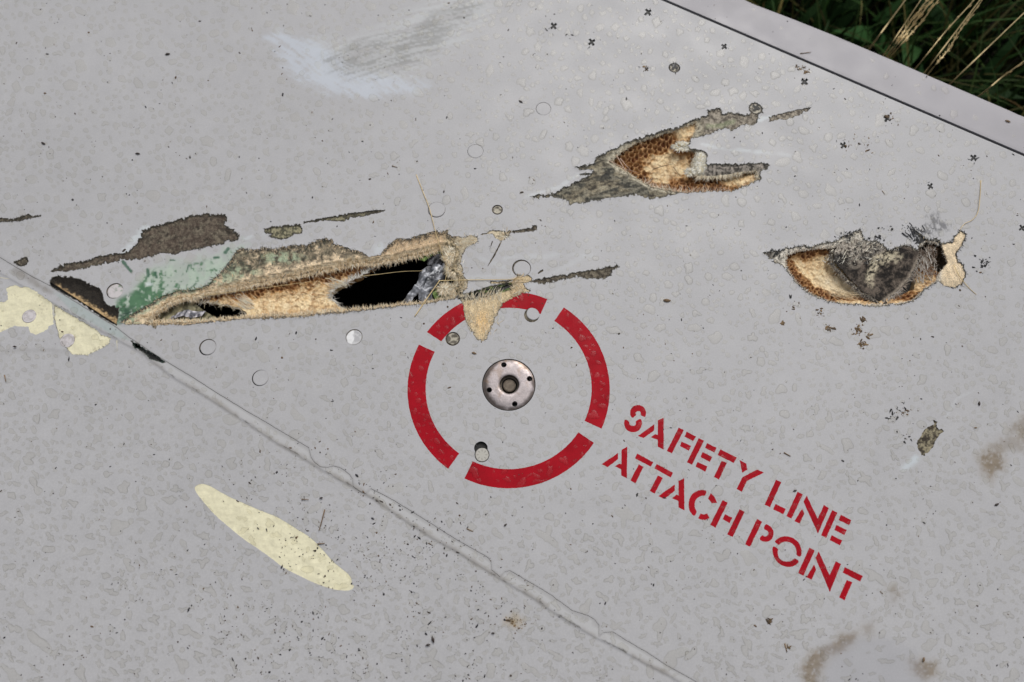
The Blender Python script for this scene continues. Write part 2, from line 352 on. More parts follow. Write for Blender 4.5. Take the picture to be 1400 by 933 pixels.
for a in ([(530, 240), (520, 275), (508, 310), (512, 300), (525, 270), (536, 240)], [(578, 240), (540, 315), (503, 380), (510, 376), (548, 318), (586, 240)], [(780, 415), (795, 400), (810, 392), (812, 402), (796, 412), (785, 420)]):
    cut(Z(540, 270, 4, a), .25, step=1.5)
bare_c = cut(Z(360, 250, 4, [(5, 250), (40, 240), (90, 235), (150, 225), (200, 225), (215, 250), (210, 275), (170, 285), (130, 305), (90, 310), (40, 300), (30, 290), (50, 280), (10, 278)]), .9)
bare_d = cut(Z(360, 250, 4, [(220, 213), (330, 192), (400, 178), (500, 163), (600, 150), (668, 148), (660, 164), (600, 172), (540, 187), (480, 197), (440, 214), (400, 212), (350, 208), (300, 215), (225, 222)]), .7)
bare_e = cut(Z(0, 280, 3.332, [(-40, 58), (60, 66), (100, 50), (130, 42), (150, 52), (188, 50), (150, 61), (120, 69), (60, 76), (-40, 82)]), .8)
bare_f = cut(Z(0, 280, 3.332, [(60, 262), (98, 245), (112, 236), (130, 240), (126, 262), (112, 282), (85, 280)]), .9)
H2 = cut(Z(720, 110, 4, [(30, 635), (60, 625), (100, 628), (160, 608), (200, 586), (235, 580), (245, 565), (290, 545), (350, 518), (290, 520), (288, 512), (355, 505), (365, 492), (290, 490), (258, 474), (330, 460), (370, 455), (375, 425), (430, 395), (500, 365), (540, 340), (620, 310), (700, 285), (800, 260), (900, 220), (985, 190), (990, 165), (1060, 150), (1070, 185), (1110, 175), (1200, 185), (1225, 180), (1215, 165), (1215, 140), (1250, 120), (1290, 150), (1295, 180), (1265, 190), (1262, 230), (1230, 250), (1180, 240), (1150, 265), (1130, 285), (1090, 265), (1000, 295), (900, 320), (890, 370), (960, 378), (990, 410), (985, 450), (1050, 458), (1100, 455), (1230, 455), (1290, 450), (1330, 460), (1310, 490), (1280, 500), (1285, 545), (1255, 550), (1240, 565), (1180, 590), (1120, 612), (1000, 610), (900, 615), (830, 620), (770, 640), (690, 650), (600, 635), (500, 640), (400, 655), (340, 665), (240, 680), (210, 650), (140, 645), (40, 645)]), 1.2)
bare_g = cut(Z(900, 100, 5, [(755, 300), (800, 285), (900, 262), (1000, 240), (1052, 232), (1020, 262), (960, 290), (880, 318), (820, 320), (755, 334)]), .8)
H3 = cut(Z(1030, 250, 4, [(50, 382), (150, 368), (200, 350), (260, 344), (330, 345), (390, 328), (450, 323), (475, 298), (520, 283), (560, 262), (585, 255), (600, 290), (612, 312), (680, 318), (702, 330), (740, 368), (800, 348), (830, 335), (860, 348), (895, 368), (912, 320), (900, 282), (868, 252), (910, 275), (940, 300), (965, 318), (1000, 298), (1028, 328), (1090, 325), (1100, 290), (1130, 258), (1165, 280), (1150, 330), (1115, 380), (1115, 420), (1150, 450), (1165, 510), (1140, 560), (1100, 580), (1050, 570), (1010, 545), (960, 575), (920, 610), (880, 650), (800, 670), (700, 680), (600, 675), (480, 665), (400, 650), (320, 620), (260, 575), (200, 510), (160, 450), (110, 435), (80, 410)]), 1.0)
bare_h = cut(Z(1130, 560, 4.667, [(575, 215), (600, 170), (615, 140), (650, 110), (688, 97), (685, 70), (706, 80), (702, 110), (718, 130), (738, 120), (747, 140), (715, 170), (695, 200), (680, 240), (650, 275), (625, 280), (628, 297), (605, 295), (600, 270), (580, 245)]), .8)
low_cuts = []
def lcut(poly, amp, seed, s=5.0, step=1.5): q = rough(poly, amp, step, seed, s); low_cuts.append(q); return q
pr_a = lcut(Z(0, 280, 3.332, [(25, 380), (45, 366), (70, 367), (120, 372), (170, 397), (210, 427), (236, 450), (238, 500), (246, 540), (200, 575), (160, 593), (135, 580), (127, 556), (60, 550), (0, 580), (-120, 585), (-120, 450), (20, 440), (32, 425)]), .9, 71)
pr_b = lcut(Z(0, 280, 3.332, [(248, 457), (300, 487), (380, 533), (440, 572), (470, 596), (505, 605), (500, 630), (450, 660), (400, 685), (330, 683), (300, 655), (272, 620), (258, 560), (243, 520)]), .9, 72)
pr_c = lcut(soft(Z(240, 630, 4.664, [(120, 165), (150, 147), (200, 150), (260, 185), (330, 225), (420, 265), (500, 300), (560, 325), (640, 355), (700, 390), (780, 440), (860, 490), (930, 560), (1000, 640), (1060, 690), (1110, 730), (1125, 765), (1120, 788), (1142, 800), (1120, 827), (1060, 830), (980, 815), (880, 780), (780, 730), (680, 680), (600, 615), (520, 560), (430, 500), (340, 425), (250, 350), (190, 280), (150, 230), (122, 192)]), 1), .3, 73)
gap_hole = lcut([(177, 463.2), (188, 470), (202, 478.5), (215, 487), (227, 496), (222, 497), (210, 492.5), (204, 491), (200, 486), (190, 480), (184, 477), (180, 471)], .8, 74, step=1.2)

# fasteners: x, y, radius, groove width, look
FAST = [(157, 398, 11.5, 1.0, 'worn'), (284, 475, 11.8, 1.2, 'grey'), (356, 517, 11.5, .55, 'grey'), (484, 461, 11.5, .6, 'chip'), (597, 287, 12, .5, 'grey'), (713, 367, 13, 1.4, 'grey'),
        (743, 149, 10.5, .4, 'grey'), (619, 463.5, 10, 1.5, 'bare'), (659, 622, 10.2, .9, 'marked'), (922, 93, 8, 1.3, 'bare'), (1033, 149, 9.5, 1.6, 'bare'), (680, 287, 7.5, 1.2, 'bare'),
        (650, 207, 11, .3, 'grey'), (727, 431, 10.5, 1.2, 'grey'), (39, 432, 9.5, .7, 'pale'), (91.5, 465.5, 10, .7, 'pale'), (630, 386, 8, 1.2, 'bare')]
XS = [(757, 36), (809, 58), (886, 17), (990, 64), (1100, 112), (1213, 162), (1153, 199), (1331, 216), (1272, 255), (1397, 312), (922, 91), (1034, 147), (884, 95)]
fast_cut = {}
for i, (x, y, r, g, k) in enumerate(FAST):
    if k == 'pale' or i == 16: continue
    q = circ(x, y, r, 36); fast_cut[i] = q; cuts.append(q)
cuts.append(circ(657.5, 613, 9.3, 30))                         # the slot beside the marked fastener
def cross(x, y, r, a):
    t = r * .30; s = [(t, r), (-t, r), (-t, t), (-r, t), (-r, -t), (-t, -t), (-t, -r), (t, -r), (t, -t), (r, -t), (r, t), (t, t)]
    return np.array([(x + (u * math.cos(a) - v_ * math.sin(a)), y + (u * math.sin(a) + v_ * math.cos(a))) for u, v_ in s])
rx = random.Random(5)
cross_cut = []
for i, (x, y) in enumerate(XS):
    q = rough(cross(x, y, rx.uniform(4.4, 5.6) if i < 12 else 3, rx.uniform(.45, 1.0)), .45, .8, 300 + i, 2); cross_cut.append(q)
    if i not in (10, 11): cuts.append(q)
cuts.append(circ(695.6, 526, 36.6, 72))                        # seat of the attach fitting

# ------------------------------------------------------------------ paint colours (what the surface is covered with)
green_zone = np.array([(150, 432), (160, 408), (180, 398), (196, 378), (212, 366), (240, 360), (270, 357), (300, 348), (318, 340), (332, 336), (334, 350), (326, 364), (308, 382), (292, 392), (260, 400), (230, 408), (200, 424), (172, 440), (158, 446)], float)
mud = [([(1102, 935), (1096, 915), (1108, 896), (1122, 888), (1138, 882), (1150, 868), (1170, 866), (1168, 878), (1150, 890), (1130, 898), (1122, 915), (1115, 940)], .9),
       ([(1245, 905), (1262, 905), (1280, 908), (1278, 922), (1264, 930), (1252, 920)], .85),
       ([(1180, 855), (1195, 852), (1192, 866), (1184, 870)], .4), ([(1215, 805), (1224, 800), (1230, 815), (1222, 822)], .45),
       ([(1338, 625), (1350, 616), (1366, 620), (1372, 632), (1370, 642), (1360, 644), (1354, 655), (1344, 642)], 1.0),
       ([(1352, 610), (1368, 600), (1390, 596), (1410, 570), (1410, 620), (1380, 615), (1365, 620)], .42), ([(1380, 585), (1410, 560), (1415, 590), (1396, 600)], .5)]
mud = [(np.array(a, float), b) for a, b in mud]
scuffw = np.array([(367, 52), (380, 42), (400, 46), (440, 60), (500, 100), (560, 112), (600, 118), (560, 128), (500, 132), (445, 128), (410, 110), (390, 90), (376, 70)], float)
scuffd = np.array([(440, 80), (500, 55), (560, 45), (590, 20), (640, 0), (660, 6), (620, 40), (590, 75), (540, 100), (480, 108), (450, 100)], float)
scuffo = np.array([(420, 60), (520, 40), (570, 10), (620, -10), (670, -10), (665, 30), (610, 70), (570, 105), (500, 125), (430, 110)], float)
def over(c, rgb, a):
    a = np.clip(a, 0, 1); na = c[:, 3] + a * (1 - c[:, 3])
    k = (a / np.maximum(na, 1e-6))[:, None]; c[:, :3] = c[:, :3] * (1 - k) + np.asarray(rgb).reshape(-1, 3) * k; c[:, 3] = na; return c
def paint_col(p):
    x, y = p[:, 0], p[:, 1]; c = np.zeros((len(p), 4)); c[:, :3] = .43
    # green primer where the top coat has been rubbed off
    g = near(p, green_zone, 26); n = fbm(x, y, 9, 5); n2 = fbm(x, y, 4, 9); a = sm(-12, 14, g + (n - .5) * 22)
    mint = lerp((.38, .49, .39), (.52, .59, .50), n2)
    over(c, mint, a * .95)
    over(c, (.40, .42, .40), sm(.5, .65, fbm(x, y, 11, 23)) * sm(-4, 6, g) * .5 * sm(200, 250, x))
    deep = sm(.48, .66, fbm(x, y, 5, 21) + sm(60, 0, np.hypot(x - 190, (y - 412) * 1.4)) * .30 - .12 * sm(200, 240, x)) * sm(-2, 6, g)
    over(c, lerp((.035, .115, .055), (.085, .22, .10), n2), deep * .93)
    dk = sm(22, 4, np.hypot((x - 172), (y - 432) * 1.1)) * sm(.3, .55, fbm(x * .5 + y, y, 3, 12)) * sm(-8, 0, g)
    over(c, (.03, .07, .045), dk)
    for (ax, ay, bx, by, wd) in ((168, 358, 179, 371, 2.4), (202, 369, 203, 377, 2.4), (213, 373, 214, 380, 1.6), (258, 363, 255, 372, 1.0), (308, 345, 312, 340, 2.5), (293, 353, 298, 352, 2), (233, 356, 238, 356, 1.5), (258, 396, 268, 388, 1), (303, 375, 318, 354, 1.4)):
        d = linedist(p, [(ax, ay), (bx, by)], 8); over(c, (.04, .12, .07), sm(wd + .6, wd - .6, d + (n2 - .5) * 2) * .9)
    over(c, (.62, .68, .66), sm(6, 2, np.hypot((x - 204) * .8, (y - 389) * 1.4) + (n2 - .5) * 5) * .9)
    # pale scrapes along the torn patches
    for pl, wd, al in (([(150, 356), (175, 342), (192, 318), (200, 310)], 7, .75), ([(330, 330), (345, 322), (362, 319)], 3, .5), ([(512, 344), (520, 338)], 8, .55),
                       ([(722, 268), (765, 256), (790, 240)], 4, .45), ([(1010, 205), (1080, 212)], 3.5, .35), ([(960, 198), (1000, 206), (1040, 208)], 3.5, .5), ([(1038, 164), (1052, 161)], 4, .8),
                       ([(725, 392), (790, 355), (810, 350)], 5, .18), ([(690, 352), (800, 348)], 5, .28), ([(640, 380), (700, 375)], 5, .25), ([(655, 352), (690, 366)], 5, .22)):
        d = linedist(p, pl, 20); over(c, (.62, .66, .68), sm(wd, 0, d + (fbm(x, y * 3, 10, 31) - .5) * wd * 1.6) * al)
    # big scuff near the top: bluish white rub, then grey streaks
    def streak(s1, s2, seed, ang=-.30):
        u = x * math.cos(ang) + y * math.sin(ang); v_ = -x * math.sin(ang) + y * math.cos(ang) + 6 * np.sin(u / 60)
        return fbm(u / s1, v_ / s2, 1, seed, 4)
    so_ = near(p, scuffo, 30); sd2 = near(p, scuffd, 30); sw = near(p, scuffw, 30)
    over(c, (.56, .58, .59), sm(-16, 14, so_ + (streak(26, 2.2, 3) - .5) * 30) * sm(.32, .55, streak(30, 2.0, 8)) * .6)
    over(c, (.58, .63, .71), sm(-8, 7, sw + (streak(20, 4, 44, .5) - .5) * 22) * sm(.2, .5, streak(16, 3, 48, .6)) * .62)
    over(c, (.20, .20, .19), sm(-10, 12, sd2 + (streak(20, 2, 13) - .5) * 22) * sm(.42, .62, streak(24, 1.8, 18)) * .55)
    over(c, (.33, .33, .325), sm(-8, 16, sd2) * .25)
    # smudge above the right hole, rub marks
    sgl = near(p, np.array([(1262, 318), (1270, 295), (1282, 290), (1284, 300), (1300, 308), (1288, 316), (1272, 322)], float), 14)
    u = x * .5 + y; over(c, (.13, .13, .14), sm(-6, 4, sgl + (fbm(u, x - y * .4, 3, 91) - .5) * 14) * sm(.35, .6, fbm(u / 8, (x - y * .5) / 1.5, 1, 92)) * .85)
    over(c, (.60, .66, .70), sm(9, 0, linedist(p, [(1236, 640), (1252, 628)], 14) + (n - .5) * 8) * .7)
    over(c, (.58, .60, .62), sm(3, 0, linedist(p, [(1294, 570), (1308, 545), (1330, 535)], 14) + (n - .5) * 4) * .35)
    over(c, (.30, .30, .29), sm(20, 4, np.hypot((x - 1056), (y - 402) * 1.5)) * sm(.5, .62, fbm(x / 9 + y / 9, (x - y) / 1.6, 1, 95)) * .5)
    for cx, cy, rx_, ry_, al in ((490, 565, 22, 14, .5), (700, 440, 60, 14, .25), (640, 600, 40, 10, .2), (1180, 220, 70, 12, .2)):
        over(c, (.60, .62, .64), sm(1, .1, np.hypot((x - cx) / rx_, (y - cy) / ry_)) * sm(.5, .7, fbm(x / 8, (y + x * .3) / 1.6, 1, 97)) * al)
    # mud
    for q, al in mud:
        d = near(p, q, 16); over(c, lerp((.12, .085, .05), (.30, .25, .19), fbm(x, y, 4, 60)), sm(-5, 5, d + (fbm(x, y, 4, 61) - .5) * 10) * al * sm(.25, .55, fbm(x, y, 3, 62) + .1))
        over(c, (.33, .28, .22), sm(-14, 2, d + (n - .5) * 12) * al * .35)
    d = np.hypot(x - 1190, (y - 930) * 1.1); over(c, (.34, .34, .37), sm(85, 60, d + (n - .5) * 30) * .35 * sm(860, 880, y))
    over(c, (.25, .15, .06), sm(9, 0, np.hypot(x - 700, (y - 851) * 1.3) + (n2 - .5) * 10) * .6)
    over(c, (.42, .30, .12), sm(20, 3, np.hypot(x - 703, (y - 850) * 1.2) + (n2 - .5) * 14) * .4)
    db = linedist(p, seam, 30); yb_ = np.interp(x, band[:, 0], band[:, 1]); ys_ = np.interp(x, seam[:, 0], seam[:, 1])
    over(c, (.53, .53, .53), sm(.5, 3, y - ys_) * sm(.5, 3, yb_ - y) * sm(180, 240, x) * .55)
    # grime caught along the sealant edge, and beside the seam
    d = linedist(p, band, 14); over(c, lerp((.33, .31, .29), (.39, .375, .36), n), sm(5.5, .2, d + (n - .5) * 5) * sm(.2, .55, fbm(x, y, 26, 77)) * .8 * sm(120, 240, x))
    over(c, (.10, .09, .08), sm(1.2, .2, d + (n2 - .5) * 3) * sm(.55, .66, fbm(x, y, 14, 79)) * .7)
    d = linedist(p, seam, 10); over(c, (.27, .26, .25), sm(3, .4, d) * .35)
    d = near(p, np.array([(72, 399), (90, 404), (120, 424), (165, 452), (178, 466), (160, 462), (100, 428)], float), 8)
    over(c, lerp((.33, .40, .38), (.45, .50, .50), n2), sm(-2, 3, d) * .8)
    d = linedist(p, [(20, 370), (50, 388), (70, 400)], 14); over(c, (.25, .23, .21), sm(8, 0, d + (n - .5) * 8) * .6)
    # faint wipe marks on the lower panel
    d = linedist(p, [(0, 480), (60, 478), (110, 480)], 10); over(c, (.30, .29, .28), sm(4, 0, d + (n - .5) * 4) * .35)
    return c
def lift(p):
    z = .35 * (vn(p[:, 0] / 160, p[:, 1] / 160, 200) - .5) * 2
    for q in (H1, H2, H3):
        d = -near(p, q, 8); k = (d > -.5) & (d < 8)
        z = z + np.where(k, .55 * np.exp(-np.maximum(d, 0) / 2.5) * fbm(p[:, 0], p[:, 1], 7, 210), 0)
    return z
def lift_low(p):
    z = .35 * (vn(p[:, 0] / 160, p[:, 1] / 160, 200) - .5) * 2
    d = linedist(p, band, 60); yb = np.interp(p[:, 0], band[:, 0], band[:, 1])
    return z - .7 * sm(0, 3.5, np.where(p[:, 1] > yb, d, 0))

wing = bpy.data.objects.new('wing_panel', None); COL.objects.link(wing)
tag(wing, 'wet light grey aircraft wing skin torn open by shrapnel, with red stencilled safety marking', 'aircraft wing')
def zone_pts(zs): return np.concatenate([grid_in(box(*z[:4]), z[4], seed=int(z[0]) % 97 + 3) for z in zs])
zp = zone_pts([(-320, -250, 1760, 1114, 24), (355, -12, 690, 145, 2.2), (135, 305, 345, 452, 1.6), (500, 320, 720, 420, 2.6), (690, 335, 830, 400, 3), (720, 170, 800, 290, 2.8), (940, 150, 1100, 235, 2.8),
               (1248, 280, 1310, 330, 1.6), (1220, 620, 1262, 648, 2.5), (1020, 380, 1090, 420, 2.2), (1080, 845, 1290, 945, 2.2), (1325, 555, 1420, 670, 2.0), (1280, 525, 1340, 580, 3), (1205, 795, 1235, 830, 2.5), (460, 545, 520, 585, 2.2), (640, 425, 770, 455, 3)])
tq = [resample(q + 0, 3) for q in (H1, H2, H3, T1)]
ring = []
for q in tq:
    t = np.roll(q, -1, 0) - np.roll(q, 1, 0); t /= np.linalg.norm(t, axis=1)[:, None] + 1e-9
    for o in (-5, -2.2, 2.2, 5): ring.append(q + np.c_[-t[:, 1], t[:, 0]] * o)
zp = np.r_[zp, np.concatenate(ring), resample(seam, 2.0, False) + [2.2, -2], resample(seam, 4, False) + [5, -5]]
sheet('upper_skin', main_outer, M['paint'], cuts, zp, lift, paint_col, 0.5, wing)
lp = [grid_in(box(-320, 150, 1250, 1114), 24, seed=8), grid_in(box(0, 360, 190, 480), 2.6, seed=9), grid_in(box(675, 830, 730, 875), 2.2, seed=9)]
br = resample(band, 1.8, False)
for o in (-9, -6, -4, -2.4, -1.2, 0, 1.0, 2.2, 3.6, 5.5, 8): lp.append(br + np.array([-.52, .85]) * o)
sheet('lower_skin', low_outer, M['paint'], low_cuts, np.concatenate(lp), lift_low, paint_col, 0.5, wing)
def strip_z(p): d = segdist(p, edge_out[:-1], edge_out[1:]); return .3 - 7.0 * np.exp(-d / 5.0)
er = resample(edge_out, 12, False); ep = [grid_in(box(300, -262, 1760, 380), 26, seed=5)]
for o in (1.5, 3, 5, 8, 12, 18): ep.append(er + np.array([-.39, .92]) * o)
def strip_col(p): c = np.zeros((len(p), 4)); c[:, :3] = (.395, .38, .405); c[:, 3] = .85; over(c, (.30, .29, .30), sm(.5, .7, fbm(p[:, 0], p[:, 1] * 2, 40, 301)) * .25); return c
sheet('edge_strip', strip_outer, M['paint'], (), np.concatenate(ep), strip_z, strip_col, 14, wing, smooth=True)
# body under the skin
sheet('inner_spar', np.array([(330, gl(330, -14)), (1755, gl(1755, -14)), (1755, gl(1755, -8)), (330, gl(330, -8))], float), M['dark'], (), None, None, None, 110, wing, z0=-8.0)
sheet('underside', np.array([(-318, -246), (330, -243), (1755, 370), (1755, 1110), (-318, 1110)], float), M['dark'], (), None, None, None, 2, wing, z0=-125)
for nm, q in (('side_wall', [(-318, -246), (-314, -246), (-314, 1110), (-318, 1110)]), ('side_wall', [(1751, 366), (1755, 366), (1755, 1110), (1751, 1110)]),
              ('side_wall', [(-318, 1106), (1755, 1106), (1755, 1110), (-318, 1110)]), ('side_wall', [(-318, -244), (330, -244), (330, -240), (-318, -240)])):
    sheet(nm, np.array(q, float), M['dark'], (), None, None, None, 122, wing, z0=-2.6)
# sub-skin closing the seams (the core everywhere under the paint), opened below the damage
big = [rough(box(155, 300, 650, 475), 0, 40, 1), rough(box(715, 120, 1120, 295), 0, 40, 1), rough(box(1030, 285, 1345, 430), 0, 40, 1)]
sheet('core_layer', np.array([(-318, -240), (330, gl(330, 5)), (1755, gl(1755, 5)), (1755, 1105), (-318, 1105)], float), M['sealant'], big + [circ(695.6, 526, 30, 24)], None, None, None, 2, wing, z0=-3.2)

# ------------------------------------------------------------------ bare composite under the paint, and the torn openings
DK, DKB, TAN, CRM, AMB, BRN, WHT, GRN = (.03, .026, .022), (.10, .085, .065), (.52, .37, .19), (.78, .62, .37), (.42, .18, .05), (.13, .045, .015), (.80, .74, .60), (.09, .16, .05)
open1 = np.array([(199, 437), (210, 430), (221, 423), (236, 414), (250, 409.5), (264, 409), (276, 404), (300, 399), (325, 394), (350, 389), (362, 387), (385, 382), (410, 377), (435, 372), (460, 367), (480, 363), (495, 360.5), (510, 361.5), (524, 360), (540, 356.5),
                  (560, 352), (572, 350), (585, 346), (597, 342.5), (608, 341), (617, 344), (613, 356), (609, 368), (612, 376), (622, 380), (624, 388), (612, 392), (610, 398), (622, 402), (612, 408), (585, 412), (560, 414.5), (546, 415.5), (520, 418.5), (490, 421), (470, 423), (435, 425),
                  (410, 428), (385, 429), (360, 430), (321, 433), (295, 436), (265, 437.5), (228, 438), (210, 439)], float)
open1 = rough(open1, .9, 1.3, 401)
slit1 = rough(np.array([(610, 404), (640, 403), (665, 399), (690, 390), (703, 386), (698, 392), (672, 403), (648, 409), (622, 409)], float), .6, 1.3, 402)
def comp1_col(p):
    x, y = p[:, 0], p[:, 1]; n = fbm(x, y, 6, 1); n2 = fbm(x, y, 2.2, 2, 3); st = fbm(x + y * .4, y - x * .18, 3, 3, 3); c = np.ones((len(p), 4))
    weave = lerp((.045, .036, .028), (.22, .19, .14), sm(.3, .72, st * .5 + n2 * .5)); c[:, :3] = weave
    a = near(p, bare_a, 4); over_(c, (.10, .07, .055), sm(0, 2, a) * sm(.3, .6, n) * .5)
    # charred pit at the seam, tan along its lower side
    b = near(p, bare_b, 4); t = sm(-2.5, 2.5, (y - (383.5 + (x - 69.5) * .60)) + (n2 - .5) * 9 + (n - .5) * 6) * sm(-1, 0, b) * sm(72, 80, x)
    over_(c, (.022, .018, .015), sm(-1, 0, b) * .93); over_(c, lerp((.30, .19, .09), (.62, .45, .24), n2), t)
    h = sm(-2, 0, near(p, H1, 4)); d = -near(p, open1, 40)
    fz = lerp((.12, .10, .07), (.78, .62, .42), sm(.34, .60, n2 * .55 + n * .45 + .20 * sm(26, 6, d)))
    over_(c, fz, h * .95); over_(c, lerp((.34, .44, .30), (.46, .54, .38), n2), h * sm(.44, .54, fbm(x * .7, y, 6, 16)) * sm(345, 300, x) * sm(4, 10, np.where(d > 98, 99, d)) * .85)
    over_(c, (.05, .045, .035), h * sm(.56, .66, fbm(x * .5 + y * .3, y, 3, 18, 3)) * .55)
    dkg = sm(.46, .6, fbm(x, y, 8, 14) + .22 * sm(14, 26, d)) * sm(300, 312, x) * sm(520, 505, x); over_(c, (.05, .055, .04), h * dkg * .62)
    mint = sm(14, 5, np.hypot((x - 385) * .35, (y - 352) * 1.2)) * sm(.4, .5, n) + sm(12, 5, np.hypot((x - 330) * .35, (y - 372) * 1.2)) * sm(.42, .55, n); over_(c, (.42, .50, .34), h * np.clip(mint, 0, 1) * .8)
    over_(c, lerp((.40, .27, .16), (.60, .44, .27), n2), h * sm(512, 530, x) * sm(.3, .5, n2) * .85)
    over_(c, (.10, .09, .08), h * sm(2.5, 0, near(p, H1, 4)) * sm(.4, .6, n) * .8)
    over_(c, lerp((.50, .36, .20), (.90, .75, .52), sm(.3, .65, n2)), h * sm(11, 6, d + (n2 - .5) * 5) * .93)
    over_(c, (.12, .085, .05), h * sm(1.6, .4, np.abs(d - 8.5)) * sm(.4, .55, n) * sm(260, 280, x) * .7)
    over_(c, lerp((.10, .085, .05), (.52, .42, .27), sm(.35, .6, n2)), h * sm(603, 612, x) * .95)
    tt = sm(-2, 0, near(p, T1, 4)); ly = np.interp(x, [610, 650, 700, 720], [406, 402, 390, 384])
    over_(c, lerp((.55, .42, .25), (.82, .66, .42), n2), tt * .97)
    over_(c, (.80, .55, .27), tt * sm(18, 4, np.hypot((x - 659) * 1.3, (y - 440) * .8) + (n - .5) * 8) * .8)
    over_(c, lerp((.03, .03, .025), (.13, .19, .06), sm(.42, .55, fbm(x, y * 2, 7, 71))), tt * sm(8, 5, np.abs(y - ly) + (n2 - .5) * 3) * sm(706, 700, x))
    t3 = sm(-2, 0, near(p, T3, 3)); over_(c, (.72, .62, .44), t3 * sm(692, 686, x) * .9)
    g = sm(-1, 0, near(p, bare_c, 3)) + sm(-1, 0, near(p, bare_d, 3)); over_(c, lerp((.09, .09, .06), (.38, .35, .22), sm(.4, .62, n2)), np.clip(g, 0, 1) * sm(-4, 2, y - np.interp(x, [360, 413, 415, 527], [306, 306, 300, 287]) - 3) * .8)
    return c
def over_(c, rgb, a):
    a = np.clip(a, 0, 1)[:, None]; c[:, :3] = c[:, :3] * (1 - a) + np.asarray(rgb).reshape(-1, 3) * a
def comp1_z(p):
    x, y = p[:, 0], p[:, 1]; d = -near(p, open1, 30); d2 = -near(p, slit1, 12)
    z = -.25 * fbm(x, y, 3, 55, 3) - .9 * fbm(x, y, 9, 56, 2) * sm(-2, 2, near(p, H1, 4))
    z = z - 2.4 * sm(9, 0, np.where(d > 98, 99, d)) + 2.0 * np.exp(-((np.where(d > 98, 99, d) - 8.5) / 3.0) ** 2) * sm(-1, 1, near(p, H1, 3)) * sm(280, 330, x) * sm(400, 390, y)
    z = z - 1.5 * sm(5, 0, np.where(d2 > 98, 99, d2)) - 2.2 * sm(0, 8, near(p, bare_b, 2)) + .5 * sm(0, 5, near(p, T1, 2))
    return z
comp1_outer = np.array([(-80, 284), (865, 284), (865, 478), (210, 478), (200, 470), (70, 386.5), (0, 347), (-80, 298)], float)
cp = np.r_[grid_in(box(60, 300, 860, 475), 1.55, seed=4), grid_in(box(-80, 284, 860, 478), 5, seed=6), grid_in(box(-5, 290, 60, 400), 2, seed=6)]
sheet('bare_composite', comp1_outer, M['comp'], [open1, slit1], cp, comp1_z, comp1_col, 2.2, wing, z0=-.56)

def hexcell(x, y, pitch, ang=.2, sq=1.0):
    u = (x * math.cos(ang) + y * math.sin(ang)) / pitch; v = (-x * math.sin(ang) + y * math.cos(ang)) / pitch / sq
    s3 = math.sqrt(3); best = np.full(len(x), 9.); sec = np.full(len(x), 9.); bi = np.zeros(len(x)); bj = np.zeros(len(x))
    for o in (0, .5):
        for di in (0, 1):
            for dj in (0, 1):
                cx = np.floor(u - o) + di + o; cy = (np.floor(v / s3 - o) + dj + o) * s3
                d = np.hypot(u - cx, v - cy); nb = d < best
                sec = np.where(nb, best, np.minimum(sec, d)); bi = np.where(nb, cx, bi); bj = np.where(nb, cy, bj); best = np.where(nb, d, best)
    return (sec - best) * .5, _h(np.round(bi * 2), np.round(bj * 2), 7)     # distance to the cell wall (in pitches), cell's own number
def core_mesh(name, outer, holes, base, fill, parent, step=1.0, pitch=8.0, deep=4.0, pz=-6, tint=None, z0=0):
    """Honeycomb: cell walls stand, empty cells are deep brown resin, filled cells are cream."""
    def parts(p):
        x, y = p[:, 0], p[:, 1]; wx = x + (fbm(x, y, 14, 31, 2) - .5) * 8 + (fbm(x, y, 6, 47, 2) - .5) * 5; wy = y + (fbm(x, y, 14, 32, 2) - .5) * 8 + (fbm(x, y, 6, 48, 2) - .5) * 5
        e, cid = hexcell(wx, wy, pitch, sq=.92); F_ = np.clip(fill(p) + (cid - .5) * .5, 0, 1); wall = sm(.17, .05, e) * sm(.22, .45, fbm(x, y, 9, 49, 2) + .12); return x, y, e, cid, F_, wall
    def zf(p):
        x, y, e, cid, F_, wall = parts(p); dd = deep * (1 - F_) + .18 * F_
        return base(p) - dd * (1 - wall) + (fbm(x, y, 3, 33, 3) - .5) * 1.4 * (1 - .4 * F_) + wall * (cid - .5) * 1.2
    def cf(p):
        x, y, e, cid, F_, wall = parts(p); n = fbm(x, y, 3, 35, 3); c = np.ones((len(p), 4))
        c[:, :3] = lerp((.10, .03, .012), (.27, .10, .035), n); over_(c, lerp((.50, .26, .09), (.62, .36, .14), n), sm(.15, .5, F_)); over_(c, lerp((.80, .60, .33), (.94, .79, .52), n), sm(.36, .75, F_))
        over_(c, lerp((.46, .23, .09), (.66, .42, .20), n), wall * .8 * (1 - F_ * .7)); over_(c, (.50, .30, .12), wall * F_ * .13)
        over_(c, (.36, .17, .06), sm(.50, .66, fbm(x, y, 13, 38, 4)) * (.75 - .55 * F_)); over_(c, (.60, .34, .13), sm(.5, .62, fbm(x, y * 1.4, 7, 39, 3)) * .34); over_(c, (.24, .10, .03), sm(.63, .7, fbm(x, y, 3.5, 41, 2)) * .5)
        if tint: tint(p, c)
        return c
    return sheet(name, outer, M['core'], holes, grid_in(outer, step, .5, 9), zf, cf, 9, parent, z0=z0, pz=pz, kind='stuff')
